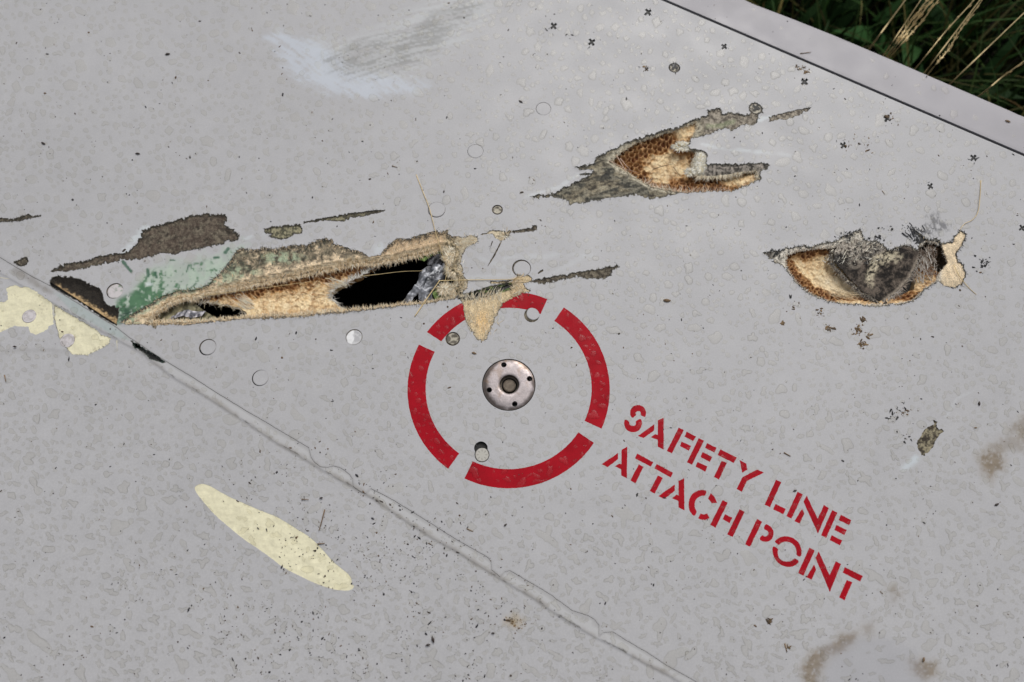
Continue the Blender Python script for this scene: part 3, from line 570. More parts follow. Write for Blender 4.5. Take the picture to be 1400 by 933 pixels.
# --- long opening: core left and middle, black cavity beyond
core1 = rough(np.array([(262, 400), (300, 390), (350, 380), (400, 368), (460, 356), (525, 350), (517, 362), (508, 366), (495, 376), (478, 383), (465, 389), (452, 398), (450, 404), (455, 412), (462, 419), (470, 425), (462, 438), (400, 444), (335, 446), (338, 431), (336, 426), (325, 421), (308, 416.5), (290, 413.5), (272, 411)], float), 1.3, 1.5, 411)
core_mesh('honeycomb_core', core1, (), lambda p: -3.2 - 4.5 * sm(0, 22, near(p, open1, 30) * .8 + 4) * sm(440, 390, p[:, 1]) - 1.5 * fbm(p[:, 0], p[:, 1], 18, 8, 2),
          lambda p: sm(6, 25, p[:, 1] - np.interp(p[:, 0], [262, 350, 460, 525], [402, 389, 367, 358]) + (fbm(p[:, 0], p[:, 1], 12, 88) - .5) * 14) * 1.05, wing, 1.05, 7.4, 4, -6)  # brown cells under the upper rim also carry its shade in their colour
core2 = rough(np.array([(800, 248), (812, 225), (840, 195), (880, 170), (960, 148), (1000, 160), (965, 175), (950, 195), (952, 215), (960, 235), (1000, 235), (1060, 222), (1060, 262), (960, 282), (880, 275), (830, 262)], float), 1, 3, 412)
def fill2(p):
    x, y = p[:, 0], p[:, 1]; a = np.hypot((x - 915) / 34, (y - 228) / 24); b = np.hypot((x - 942) / 30, (y - 178) / 16); c = np.hypot((x - 1015) / 34, (y - 246) / 11)
    return sm(1.3, .45, np.minimum(np.minimum(a, b), c) + (fbm(x, y, 14, 90) - .5) * .8)
core_mesh('honeycomb_core', core2, (), lambda p: -2.6 - 6 * sm(0, 26, near(p, H2, 40)) - 1.2 * fbm(p[:, 0], p[:, 1], 16, 9, 2), fill2, wing, .95, 7.6, 4.5, -6)
core3 = rough(np.array([(1040, 325), (1080, 322), (1140, 330), (1175, 340), (1200, 370), (1225, 405), (1250, 395), (1262, 350), (1270, 330), (1310, 340), (1312, 380), (1285, 412), (1240, 425), (1180, 424), (1120, 415), (1080, 385)], float), 1, 3, 413)
def fill3(p):
    x, y = p[:, 0], p[:, 1]; a = sm(9, 20, near(p, H3, 60) + (fbm(x, y, 9, 93) - .5) * 8) * sm(1235, 1200, x)
    b = sm(1.2, .5, np.hypot((x - 1262) / 26, (y - 388) / 17)) * .75; return np.maximum(np.maximum(a, b), sm(408, 414, y) * .8 * sm(1120, 1150, x))
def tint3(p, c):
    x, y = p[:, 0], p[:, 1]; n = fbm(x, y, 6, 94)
    over_(c, (.012, .016, .011), sm(14, 8, np.hypot((x - 1291) * .9, (y - 352) * .55) + (n - .5) * 8) * .97); over_(c, (.03, .022, .015), sm(1128, 1145, x) * sm(362, 352, y) * sm(1180, 1160, x) * .8)  # green-black patch paints in the darkness of a deep hole
    over_(c, lerp((.70, .55, .33), (.86, .76, .56), n), sm(1, .5, np.hypot((x - 1150) / 42, (y - 388 - (x - 1140) * .3) / 17)) * .85)
    over_(c, (.10, .06, .03), sm(1244, 1254, x) * sm(372, 352, y) * .7)
core_mesh('honeycomb_core', core3, (), lambda p: -2.2 - 7.5 * sm(0, 24, near(p, H3, 60)) - fbm(p[:, 0], p[:, 1], 16, 10, 2), fill3, wing, .95, 6.8, 3.6, -6, tint3)
# --- bare composite round the upper right opening
open2 = rough(Z(720, 110, 4, [(470, 440), (480, 420), (530, 378), (600, 335), (700, 300), (800, 268), (880, 240), (925, 225), (935, 250), (915, 290), (895, 325), (880, 345), (892, 372), (930, 385), (905, 440), (900, 480), (930, 525), (1000, 528), (1100, 520), (1180, 505), (1255, 495), (1262, 540), (1180, 584), (1120, 605), (1000, 605), (900, 608), (830, 600), (760, 590), (690, 570), (620, 540), (560, 500), (510, 470)]), .9, 1.3, 421)
def comp2_col(p):
    x, y = p[:, 0], p[:, 1]; n = fbm(x, y, 6, 61); n2 = fbm(x, y, 2.2, 62, 3); st = fbm((x - y * .2) * .35, y + x * .22, 2.4, 63, 3); c = np.ones((len(p), 4))
    c[:, :3] = lerp((.06, .052, .042), (.30, .26, .18), sm(.32, .68, st * .6 + n2 * .4)); over_(c, (.035, .04, .04), sm(.50, .64, fbm(x * .4, y, 9, 64)) * .7); over_(c, lerp((.40, .36, .26), (.56, .52, .40), n2), sm(.54, .62, fbm((x - y * .3) * .25, y + x * .2, 2.2, 69, 2)) * .38)
    d = -near(p, open2, 30); over_(c, lerp((.42, .38, .28), (.74, .68, .54), n2), sm(9, 3, np.where(d > 98, 99, d) + (n - .5) * 8) * sm(.3, .5, n2) * .9)
    over_(c, lerp((.12, .10, .08), (.42, .37, .30), sm(.3, .6, n2)), sm(955, 968, x) * sm(205, 195, y) * .85)
    over_(c, (.33, .38, .22), .6 * sm(5, 1, linedist(p, [(968, 172), (985, 172), (1003, 166)], 12) + (n2 - .5) * 4) * .8)
    over_(c, lerp((.05, .045, .04), (.36, .32, .28), sm(.34, .62, n2)), sm(960, 966, x) * sm(-2, 0, near(p, np.array([(960, 220), (1032, 220), (1055, 222), (1050, 236), (960, 240)], float), 4)) * .85)
    for cx, cy, a_, b_ in ((958, 222, 9, 14), (933, 200, 15, 7), (944, 235, 9, 5)):
        over_(c, lerp((.72, .69, .60), (.92, .90, .84), n2), sm(1.15, .8, np.hypot((x - cx) / a_, (y - cy) / b_) + (n2 - .5) * .4))
    return c
def comp2_z(p):
    x, y = p[:, 0], p[:, 1]; d = -near(p, open2, 30); d = np.where(d > 98, 99, d); return -.45 * fbm(x, y, 4, 66, 3) - 1.6 * sm(7, 0, d) + .35 * np.exp(-((d - 7) / 3) ** 2)
sheet('bare_composite', box(700, 115, 1130, 300), M['comp'], [open2], np.r_[grid_in(box(725, 120, 1120, 285), 1.6, seed=12)], comp2_z, comp2_col, 2.0, wing, z0=-.56)
# --- right opening
open3 = rough(Z(1030, 250, 4, [(185, 395), (230, 375), (300, 362), (380, 352), (440, 352), (500, 330), (560, 320), (620, 330), (690, 345), (745, 378), (800, 362), (830, 348), (862, 362), (890, 385), (915, 340), (945, 322), (1000, 330), (1035, 345), (1050, 400), (1068, 432), (1040, 470), (1015, 500), (1005, 535), (955, 568), (915, 602), (872, 640), (800, 655), (700, 662), (600, 662), (480, 655), (400, 640), (325, 608), (268, 566), (212, 505), (185, 450)]), .8, 1.3, 422)
def comp3_col(p):
    x, y = p[:, 0], p[:, 1]; n = fbm(x, y, 6, 81); n2 = fbm(x, y, 2.2, 82, 3); c = np.ones((len(p), 4))
    c[:, :3] = lerp((.10, .09, .075), (.66, .62, .54), sm(.35, .6, n2)); over_(c, (.08, .07, .06), sm(1062, 1052, x) * .8)
    over_(c, lerp((.66, .60, .50), (.84, .78, .68), n2), sm(.38, .5, n2 + .1) * sm(1060, 1075, x) * .7)
    f = sm(1284, 1290, x); over_(c, lerp((.74, .58, .38), (.84, .70, .50), n), f)
    over_(c, (.04, .04, .04), sm(-1, 1, near(p, np.array([(1250, 312), (1262, 318), (1275, 330), (1290, 325), (1288, 336), (1270, 334), (1256, 330)], float), 3)))
    return c
def comp3_z(p):
    x, y = p[:, 0], p[:, 1]; d = -near(p, open3, 30); d = np.where(d > 98, 99, d)
    return -.4 * fbm(x, y, 4, 86, 3) - 1.2 * sm(4, 0, d) * (x < 1285) + 1.3 * sm(0, 9, near(p, H3, 2)) * sm(1284, 1292, x) * fbm(x, y, 12, 87, 2) * 1.4
sheet('bare_composite', box(1015, 280, 1360, 435), M['comp'], [open3], grid_in(box(1035, 305, 1345, 430), 1.6, seed=13), comp3_z, comp3_col, 1.6, wing, z0=-.56)
def flap_col(p):
    x, y = p[:, 0], p[:, 1]; n = fbm(x, y, 6, 181); n2 = fbm(x, y, 1.8, 182, 3); c = np.ones((len(p), 4))
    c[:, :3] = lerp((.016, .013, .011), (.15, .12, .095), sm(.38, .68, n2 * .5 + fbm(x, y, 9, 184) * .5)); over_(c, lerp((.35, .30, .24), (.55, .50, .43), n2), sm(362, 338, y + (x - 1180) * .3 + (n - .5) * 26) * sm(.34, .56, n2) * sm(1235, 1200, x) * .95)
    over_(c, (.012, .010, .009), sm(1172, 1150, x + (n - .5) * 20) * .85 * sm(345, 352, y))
    for a, b, s in ((1207, 356, 1.0), (1190, 378, .9), (1216, 352, .95), (1196, 366, .9)):
        over_(c, lerp((.42, .36, .25), (.74, .66, .48), n2), sm(12, 3, np.hypot((x - a) * (.6 if s > .9 else 1.2), (y - b) * (1.3 if s > .9 else .7)) + (n - .5) * 12) * sm(.35, .5, n2) * s)
    over_(c, (.30, .26, .21), sm(4, 1, np.abs(np.hypot(x - 1168, (y - 361) * 1.2) - 7)) * .5)
    over_(c, (.34, .29, .23), sm(3.5, 0, linedist(p, [(1255, 352), (1242, 380), (1225, 398), (1208, 411)], 8)) * .8)
    return c
flap = rough(Z(1030, 250, 4, [(440, 375), (470, 330), (540, 300), (620, 310), (700, 325), (745, 360), (800, 350), (850, 345), (900, 390), (895, 430), (862, 510), (805, 590), (745, 642), (690, 648), (600, 595), (500, 505), (435, 430)]), 1.0, 1.4, 431)
sheet('torn_flap', flap, M['comp'], (), grid_in(flap, 1.5, seed=14), lambda p: -3.4 * sm(325, 410, p[:, 1]) + 2.2 * fbm(p[:, 0], p[:, 1], 15, 187, 4) + .9 * np.sin((p[:, 0] - p[:, 1] * .6) / 16), flap_col, .8, wing, z0=-1.6, pz=-3)
sheet('dark_lining', np.array([(1225, 320), (1330, 320), (1330, 430), (1190, 432), (1200, 400)], float), M['sealant'], (), None, None, None, 1, wing, z0=-16)

# --- debris in the mouth of the long opening
def foil_z(amp, s, seed):
    def f(p): n = fbm(p[:, 0] + p[:, 1] * .5, p[:, 1], s, seed, 3); return amp * (1 - np.abs(n - .5) * 4)
    return f
def fcol(a, b, seed, s=4):
    def f(p): c = np.ones((len(p), 4)); c[:, :3] = lerp(a, b, sm(.42, .6, fbm(p[:, 0] * 1.5 + p[:, 1], p[:, 1] * .6, s, seed, 3))); return c
    return f
z66 = lambda pts: Z(520, 290, 6.664, pts)
def lump(name, poly, m, zf_, cf_, z0, pz, thick=.8, amp=.6, seed=1, step=1.3, label=None):
    q = rough(poly, amp, 1.4, seed); return sheet(name, q, m, (), grid_in(q, step, seed=seed), zf_, cf_, thick, wing, z0=z0, pz=pz, label=label)
lump('crumpled_foil', z66([(200, 830), (270, 735), (335, 650), (355, 570), (395, 520), (440, 490), (500, 480), (580, 478), (600, 520), (598, 600), (545, 640), (500, 700), (470, 760), (490, 830), (350, 830), (345, 740), (300, 780), (270, 830)]), M['foil'],
     foil_z(4.2, 13, 501), fcol((.06, .062, .07), (.33, .34, .37), 503, 12), -7, -6, seed=7, label='crumpled grey foil')
lump('foil_scrap', z66([(400, 690), (440, 590), (500, 510), (555, 500), (540, 580), (470, 640), (420, 700)]), M['foil'], foil_z(1.5, 7, 511), fcol((.10, .105, .11), (.55, .56, .58), 513, 5), -4.6, -5, seed=9)
lump('green_laminate', z66([(340, 420), (400, 375), (460, 345), (540, 330), (690, 325), (680, 370), (620, 395), (540, 385), (470, 400), (400, 450)]), M['core'], foil_z(1, 10, 521), fcol((.10, .17, .04), (.27, .36, .12), 523), -5, -5, seed=11)
lump('green_laminate', z66([(470, 740), (530, 700), (600, 680), (670, 680), (690, 720), (640, 790), (560, 810), (500, 800)]), M['core'], foil_z(1, 10, 531), fcol((.10, .17, .04), (.28, .38, .13), 533), -4.6, -5, seed=12)
lump('dark_rag', z66([(420, 470), (450, 410), (520, 385), (600, 385), (640, 400), (620, 520), (600, 500), (500, 480), (440, 500)]), M['comp'], foil_z(2, 8, 541), fcol((.012, .012, .014), (.12, .12, .13), 543), -6, -6, seed=13)
lump('dark_rag', z66([(590, 480), (640, 470), (690, 480), (750, 500), (740, 570), (690, 600), (620, 590), (590, 560)]), M['comp'], foil_z(2, 6, 551), fcol((.025, .02, .018), (.14, .10, .08), 553), -3.2, -3, seed=14)
lump('grey_rib', Z(150, 330, 7, [(330, 800), (380, 745), (460, 700), (560, 640), (680, 590), (790, 580), (900, 660), (1030, 745), (1000, 800), (700, 830), (400, 830)]), M['foil'], foil_z(.8, 16, 561), fcol((.13, .12, .07), (.34, .31, .19), 563, 8), -8, -7, .8, .4, 15)
lump('grey_rib', Z(150, 330, 7, [(560, 745), (700, 665), (760, 655), (800, 670), (920, 670), (880, 720), (780, 735), (700, 715), (620, 745)]), M['foil'], foil_z(1.2, 6, 571), fcol((.12, .12, .14), (.55, .53, .56), 573, 5), -6.2, -6, .5, .5, 16)

# --- torn fibres along the edges
wc = [WHT, (.74, .66, .50), (.66, .55, .38)]; tc_ = [(.76, .60, .40), (.86, .72, .51), (.60, .45, .27)]; gc = [(.16, .15, .13), (.30, .28, .24), (.08, .08, .07)]
def seg(poly, x0, x1, y0=-999, y1=999):                        # the runs of an outline inside a box
    out = []; run = []
    for a in poly:
        if x0 <= a[0] <= x1 and y0 <= a[1] <= y1: run.append(a)
        elif len(run) > 1: out.append(np.array(run)); run = []
        else: run = []
    if len(run) > 1: out.append(np.array(run))
    return out
fb = Fib(1)
fb.along(open1, 1, 1.9, (3.5, 8), (.6, 1.2), -2.2, (-2, .2), tc_ + [WHT], .55, closed=True, inset=2)
fb.along(open1, 1, .9, (2.5, 6), (.6, 1.1), -1.2, (-.5, .8), tc_, .9, closed=True, inset=6)
for s in seg(open1, 200, 640, 395, 460): fb.along(s, 1, 2.6, (3, 6.5), (.7, 1.2), -1.3, (-1, 1.0), tc_ + wc, .8, inset=3)
for s in seg(open1, 604, 630): fb.along(s, 1, 5, (4, 8), (.5, 1.0), -1.0, (-.8, 1.2), wc, .9, inset=3)
for s in seg(H1, 626, 660): fb.along(s, 1, 4, (3, 7), (.6, 1.1), -.6, (-.5, 1.2), wc, .9, bias=(-.4, 0), inset=-1)
for s in seg(H1, 630, 660, 318, 345): fb.along(s, 1, 5, (6, 12), (.6, 1.1), -.5, (-.5, 1.4), wc, .6, bias=(-.9, .5), inset=-2)
fb.along(H1, -1, 1.1, (1.8, 4.5), (.8, 1.5), -.4, (0, .9), gc, .6, closed=True, inset=1); fb.along(H1, 1, 1.6, (2, 5), (.7, 1.4), -.5, (-.4, .6), gc + tc_, .8, closed=True, inset=0)
for s in seg(H1, 165, 300, 380, 436): fb.along(s, -1, 2.2, (2, 6), (.8, 1.6), -.4, (0, .9), [(.10, .2, .10), (.2, .3, .18), (.05, .08, .05), (.45, .36, .22)], .6, bias=(-.5, 0), inset=1)
for s in seg(H1, 520, 630, 300, 352): fb.along(s, 1, 1.4, (2.5, 5), (.7, 1.2), -.5, (.1, 1), gc + tc_, .5, bias=(.2, -.9), inset=0)
for x0 in range(300, 640, 5):                                  # nap of the fuzzy patch above the long opening
    for _ in range(13):
        x = x0 + fb.r.random() * 5; y = fb.r.uniform(318, 396); pp = np.array([[x, y]])
        if inside(pp, H1)[0] and not inside(pp, open1)[0]: fb.add(x, y, -.9, fb.r.gauss(.3, .5), fb.r.gauss(-.6, .5), fb.r.uniform(.2, 1), fb.r.uniform(2, 4.5), fb.r.uniform(.5, 1.0), fb.r.choice(tc_ + gc))
fb.along(bare_b, -1, .8, (1.5, 3), (.6, 1), -.3, (0, .6), gc, .5, closed=True, inset=1)
fb.along(T1, -1, .8, (1.2, 3.5), (.5, .9), -.4, (0, .9), gc, .6, closed=True, inset=1)
for s in seg(T1, 628, 690, 404, 470): fb.along(s, 1, 1.6, (3, 6), (.5, .9), -.6, (-.2, .7), wc, .6, inset=-1)
for _ in range(130):
    x = fb.r.uniform(634, 686); y = 410 - (x - 634) * .14 + fb.r.uniform(-3, 10); fb.add(x, y, -.4, fb.r.gauss(.05, .3), -1, fb.r.uniform(.5, 2.5), fb.r.uniform(5, 13), fb.r.uniform(.5, 1.0), fb.r.choice(wc))
for _ in range(90):
    x = fb.r.uniform(640, 682); y = fb.r.uniform(415, 455); fb.add(x, y, .1, fb.r.gauss(0, .4), fb.r.choice((-1, 1)), fb.r.uniform(.1, .6), fb.r.uniform(4, 10), fb.r.uniform(.4, .8), fb.r.choice(wc))
for _ in range(260):
    t = fb.r.random(); x, y = (1 - t) * 714 + t * 700, 378 + fb.r.uniform(-5, 28); pp = np.array([[x, y]])
    if inside(pp, T1)[0]: fb.add(x, y, -.2, fb.r.gauss(-.2, .7), fb.r.gauss(0, .7), fb.r.uniform(.2, 1), fb.r.uniform(3, 7), fb.r.uniform(.5, .9), fb.r.choice(wc + tc_))
for (cx, cy, rr, n_) in ((648, 326, 6, 90), (614, 352, 11, 220), (607, 395, 12, 230), (636, 330, 12, 260), (622, 370, 7, 90), (628, 335, 9, 160), (690, 322, 8, 90), (617, 344, 8, 90), (632, 362, 6, 40)):
    for _ in range(n_):
        a = fb.r.uniform(0, 6.28); q = fb.r.random() ** .6 * rr * .55; fb.add(cx + q * math.cos(a), cy + q * math.sin(a) * .8, -.8 + fb.r.uniform(-1, .5), math.cos(a), math.sin(a), fb.r.uniform(-.5, 1.5), fb.r.uniform(4, 8.5), fb.r.uniform(.9, 1.5), fb.r.choice([(.92, .87, .74), (.84, .74, .56), (.62, .50, .33)]))
fb.along(T2, -1, 1.1, (1.2, 3), (.8, 1.3), -.4, (0, .7), gc, .5, closed=True, inset=1); fb.along(T3, -1, .8, (1, 2.4), (.5, .9), -.4, (0, .7), gc, .5, closed=True, inset=1)
for q in (bare_a, bare_c, bare_d, bare_e, bare_f): fb.along(q, 1, 1.3, (1.5, 3.6), (.8, 1.5), -.45, (-.1, .5), [(.05, .045, .035), (.09, .08, .06)], .8, closed=True, inset=0); fb.along(q, -1, .5, (1, 2.4), (.8, 1.3), -.4, (0, .5), gc, .6, closed=True, inset=.5)
fb.build('torn_fibres', wing)
fc = Fib(2)                                                    # fringe of the core, deeper down
fc.along(core1[(core1[:, 0] > 440)], 1, 3, (5, 11), (.4, .8), -6, (-2, 1), [(.80, .78, .72), (.6, .58, .52)], .6, bias=(.5, -.1), inset=2)
for s in seg(core1, 262, 345, 405, 440): fc.along(s, 1, 2.6, (4, 9), (.4, .8), -6, (-2, 1), [(.78, .74, .64), (.5, .44, .34), (.7, .6, .42)], .6, bias=(.2, .5), inset=2)
for _ in range(30): fc.add(fc.r.uniform(335, 350), fc.r.uniform(410, 425), -4.5, -.9, -.5, 1.5, fc.r.uniform(10, 24), .8, WHT)
for _ in range(26): fc.add(fc.r.uniform(455, 475), fc.r.uniform(385, 395), -4.5, -1, -.35, 1.5, fc.r.uniform(8, 20), .7, WHT)
for _ in range(900):
    x = fc.r.uniform(280, 520); y = fc.r.uniform(380, 432); pp = np.array([[x, y]])
    if inside(pp, core1)[0]: fc.add(x, y, -7, fc.r.gauss(0, 1), fc.r.gauss(0, .6), fc.r.uniform(-.5, 1), fc.r.uniform(2, 6), .6, fc.r.choice([CRM, (.62, .42, .2), (.4, .2, .08)]))
fc.build('core_fringe', wing, pz=-6)
f2 = Fib(3)
f2.along(open2, 1, 1.4, (2.5, 6), (.4, .9), -1.6, (-2.5, .2), wc, .5, closed=True, inset=2)
for s in seg(open2, 940, 1040, 236, 246): f2.along(s, 1, 1.6, (5, 9), (.5, .9), -1, (-1.5, .6), wc, .3, inset=2)
for s in seg(open2, 830, 1000, 246, 266): f2.along(s, 1, 1.5, (6, 12), (.4, .8), -1.4, (-2, .8), [(.74, .55, .42), (.6, .38, .24), WHT], .4, inset=2)
f2.along(H2, -1, 1.0, (1.5, 3.8), (.8, 1.5), -.4, (0, .8), gc, .6, closed=True, inset=1); f2.along(H2, 1, .9, (1.5, 3.5), (.6, 1.1), -.5, (-.3, .5), gc + [(.5, .46, .36)], .8, closed=True, inset=0)
f2.along(bare_g, 1, .8, (1, 2.5), (.6, 1.1), -.5, (-.3, .5), gc, .8, closed=True)
for (cx, cy, rx_, ry_, n_) in ((958, 222, 7, 13, 520), (932, 200, 12, 5, 380), (944, 235, 7, 4, 180)):
    for _ in range(n_):
        a = f2.r.uniform(0, 6.28); q = f2.r.random() ** .6; f2.add(cx + q * rx_ * math.cos(a), cy + q * ry_ * math.sin(a), -1.0 + f2.r.uniform(-1, .6), math.cos(a), math.sin(a), f2.r.uniform(-.6, 1.6), f2.r.uniform(2, 5), f2.r.uniform(.8, 1.4), f2.r.choice([(.92, .91, .85), (.90, .88, .80), (.80, .72, .52), (.84, .80, .68)]))
for (a, b, c, d) in ((833, 219, 868, 240), (843, 212, 872, 245), (848, 216, 862, 232)):
    l = math.hypot(c - a, d - b); f2.add(a, b, -1, (c - a) / l, (d - b) / l, -2, l, 1.2, (.75, .55, .42))
f2.build('torn_fibres', wing)
f3 = Fib(4)
f3.along(open3, 1, 2.2, (2, 4.5), (.5, 1.0), -1.2, (-1.6, .6), [(.84, .80, .72), (.72, .66, .56), (.6, .5, .38)], .6, closed=True, inset=2)
f3.along(H3, -1, 1.2, (1.5, 4), (.8, 1.5), -.4, (0, .9), gc + [(.04, .045, .05)], .6, closed=True, inset=1); f3.along(H3, 1, .8, (1.5, 3.5), (.6, 1), -.4, (0, .8), gc + wc, .7, closed=True)
for s in seg(flap, 1120, 1215, 340, 420): f3.along(s, 1, 2, (3, 7), (.6, 1.1), -3.5, (0, 1.5), [(.12, .1, .08), (.3, .27, .23), (.05, .04, .035)], .7, inset=3); f3.along(s, -1, 3.2, (3, 8), (.4, .8), -4, (-2, .8), [(.84, .80, .70), (.7, .64, .54)], .5, inset=1)
for s in seg(flap, 1208, 1262, 345, 420): f3.along(s, -1, 2.4, (4, 10), (.4, .8), -4, (-1, 1.6), [(.72, .68, .62), (.5, .42, .34)], .5, inset=1)
for _ in range(420):
    x = f3.r.uniform(1128, 1205); y = f3.r.uniform(316, 362); pp = np.array([[x, y]])
    if inside(pp, H3)[0]: f3.add(x, y, -.6, f3.r.gauss(.2, .8), f3.r.gauss(-.4, .7), f3.r.uniform(0, 1.2), f3.r.uniform(1.5, 6), f3.r.uniform(.35, .9), f3.r.choice([WHT, (.6, .57, .5), (.3, .28, .25), (.05, .05, .05)]))
for _ in range(420):
    x = f3.r.uniform(1250, 1284); y = f3.r.uniform(338, 386); f3.add(x, y, -4, f3.r.gauss(-.3, .5), f3.r.gauss(-.8, .5), f3.r.uniform(-1, 1.5), f3.r.uniform(4, 11), f3.r.uniform(.4, .8), f3.r.choice([(.6, .56, .5), (.4, .34, .28), (.2, .14, .1)]))
for _ in range(16): f3.add(f3.r.uniform(1130, 1150), f3.r.uniform(392, 402), -4, .95, .35, 1, f3.r.uniform(20, 50), .7, (.80, .66, .44))
for _ in range(70): f3.add(f3.r.gauss(1246, 8), f3.r.gauss(318, 5), .2, f3.r.gauss(.7, .3), f3.r.gauss(.7, .3), .3, f3.r.uniform(3, 9), .8, (.05, .05, .055))
f3.build('torn_fibres', wing)
# black bristle dots beside the right opening, small chips in the paint
ch = Fib(6)
for (cx, cy, rx_, ry_, n_) in ((1160, 321, 14, 5, 34), (1200, 326, 12, 4, 16), (1346, 360, 9, 10, 34), (1220, 312, 30, 3, 10), (1060, 345, 12, 3, 20), (1255, 330, 6, 4, 14), (1237, 596, 8, 8, 8), (1082, 408, 3, 3, 3), (1228, 558, 12, 10, 16), (1218, 573, 10, 6, 12)):
    for _ in range(n_): ch.add(ch.r.gauss(cx, rx_ * .5), ch.r.gauss(cy, ry_ * .5), .1, ch.r.gauss(0, 1), ch.r.gauss(0, 1), .3, ch.r.uniform(1, 3), ch.r.uniform(.8, 1.6), (.035, .035, .035))
for x, y in XS:
    for _ in range(ch.r.randint(1, 6)): ch.add(ch.r.gauss(x, 4.5), ch.r.gauss(y, 4.5), .1, ch.r.gauss(0, 1), ch.r.gauss(0, 1), .3, ch.r.uniform(.8, 3.5), ch.r.uniform(.6, 1.3), ch.r.choice([(.04, .04, .045), (.12, .11, .10), (.25, .25, .25)]))
ch.build('black_bristles', wing)

# ------------------------------------------------------------------ primer under the two chipped places and the oval spot, patch of bare weave
def pr_col(p):
    x, y = p[:, 0], p[:, 1]; c = np.zeros((len(p), 4)); n = fbm(x, y, 5, 601); c[:, :3] = (.5, .45, .25)
    over(c, (.66, .62, .44), sm(.55, .68, fbm(x, y, 12, 603)) * .4); over(c, (.36, .31, .20), sm(.010, .0, np.abs(fbm(x, y, 22, 605) - .5)) * .55 * (x < 240)); return c
prz = lambda p: lift_low(p) + .5 * (fbm(p[:, 0], p[:, 1], 9, 607) - .5)
for q in (pr_a, pr_b, pr_c):
    o = box(*(q.min(0) - 5), *(q.max(0) + 5)) if q is not pr_b else np.array([(68, 408), (160, 458), (160, 492), (70, 492)], float)
    if q is pr_c: e_ = resample(q, 6); t_ = np.roll(e_, -1, 0) - np.roll(e_, 1, 0); t_ /= np.linalg.norm(t_, axis=1)[:, None]; o = e_ + np.c_[t_[:, 1], -t_[:, 0]] * 3
    if q is pr_a: o = np.array([(-60, 370), (-60, 470), (73.5, 470), (73.5, 411), (20, 382)], float)
    sheet('primer_patch', o, M['primer'], (), grid_in(o, 2.2, seed=33), prz, pr_col, .2, wing, z0=-.28)
fp = Fib(8); fp.along(pr_b, 1, .5, (1, 2), (.5, 1), -.2, (0, .3), [(.2, .2, .17)], .6, closed=True); fp.along(gap_hole, 1, 1.5, (1, 3), (.6, 1), -.5, (-.6, .3), [(.05, .09, .07), (.2, .2, .18)], .6, closed=True); fp.build('chipped_edge', wing)
def h_col(p):
    n2 = fbm(p[:, 0], p[:, 1], 2.4, 72, 3); n = fbm(p[:, 0], p[:, 1], 5, 73); c = np.ones((len(p), 4)); c[:, :3] = lerp((.05, .04, .03), (.34, .30, .20), sm(.4, .62, n2 * .5 + n * .5)); return c
for q, s in ((bare_h, 5),):
    o = box(*(q.min(0) - s), *(q.max(0) + s)); sheet('bare_composite', o, M['comp'], (), grid_in(o, 1.4), lambda p: -.5 * fbm(p[:, 0], p[:, 1], 3, 76, 3), h_col, 1, wing, z0=-.56)

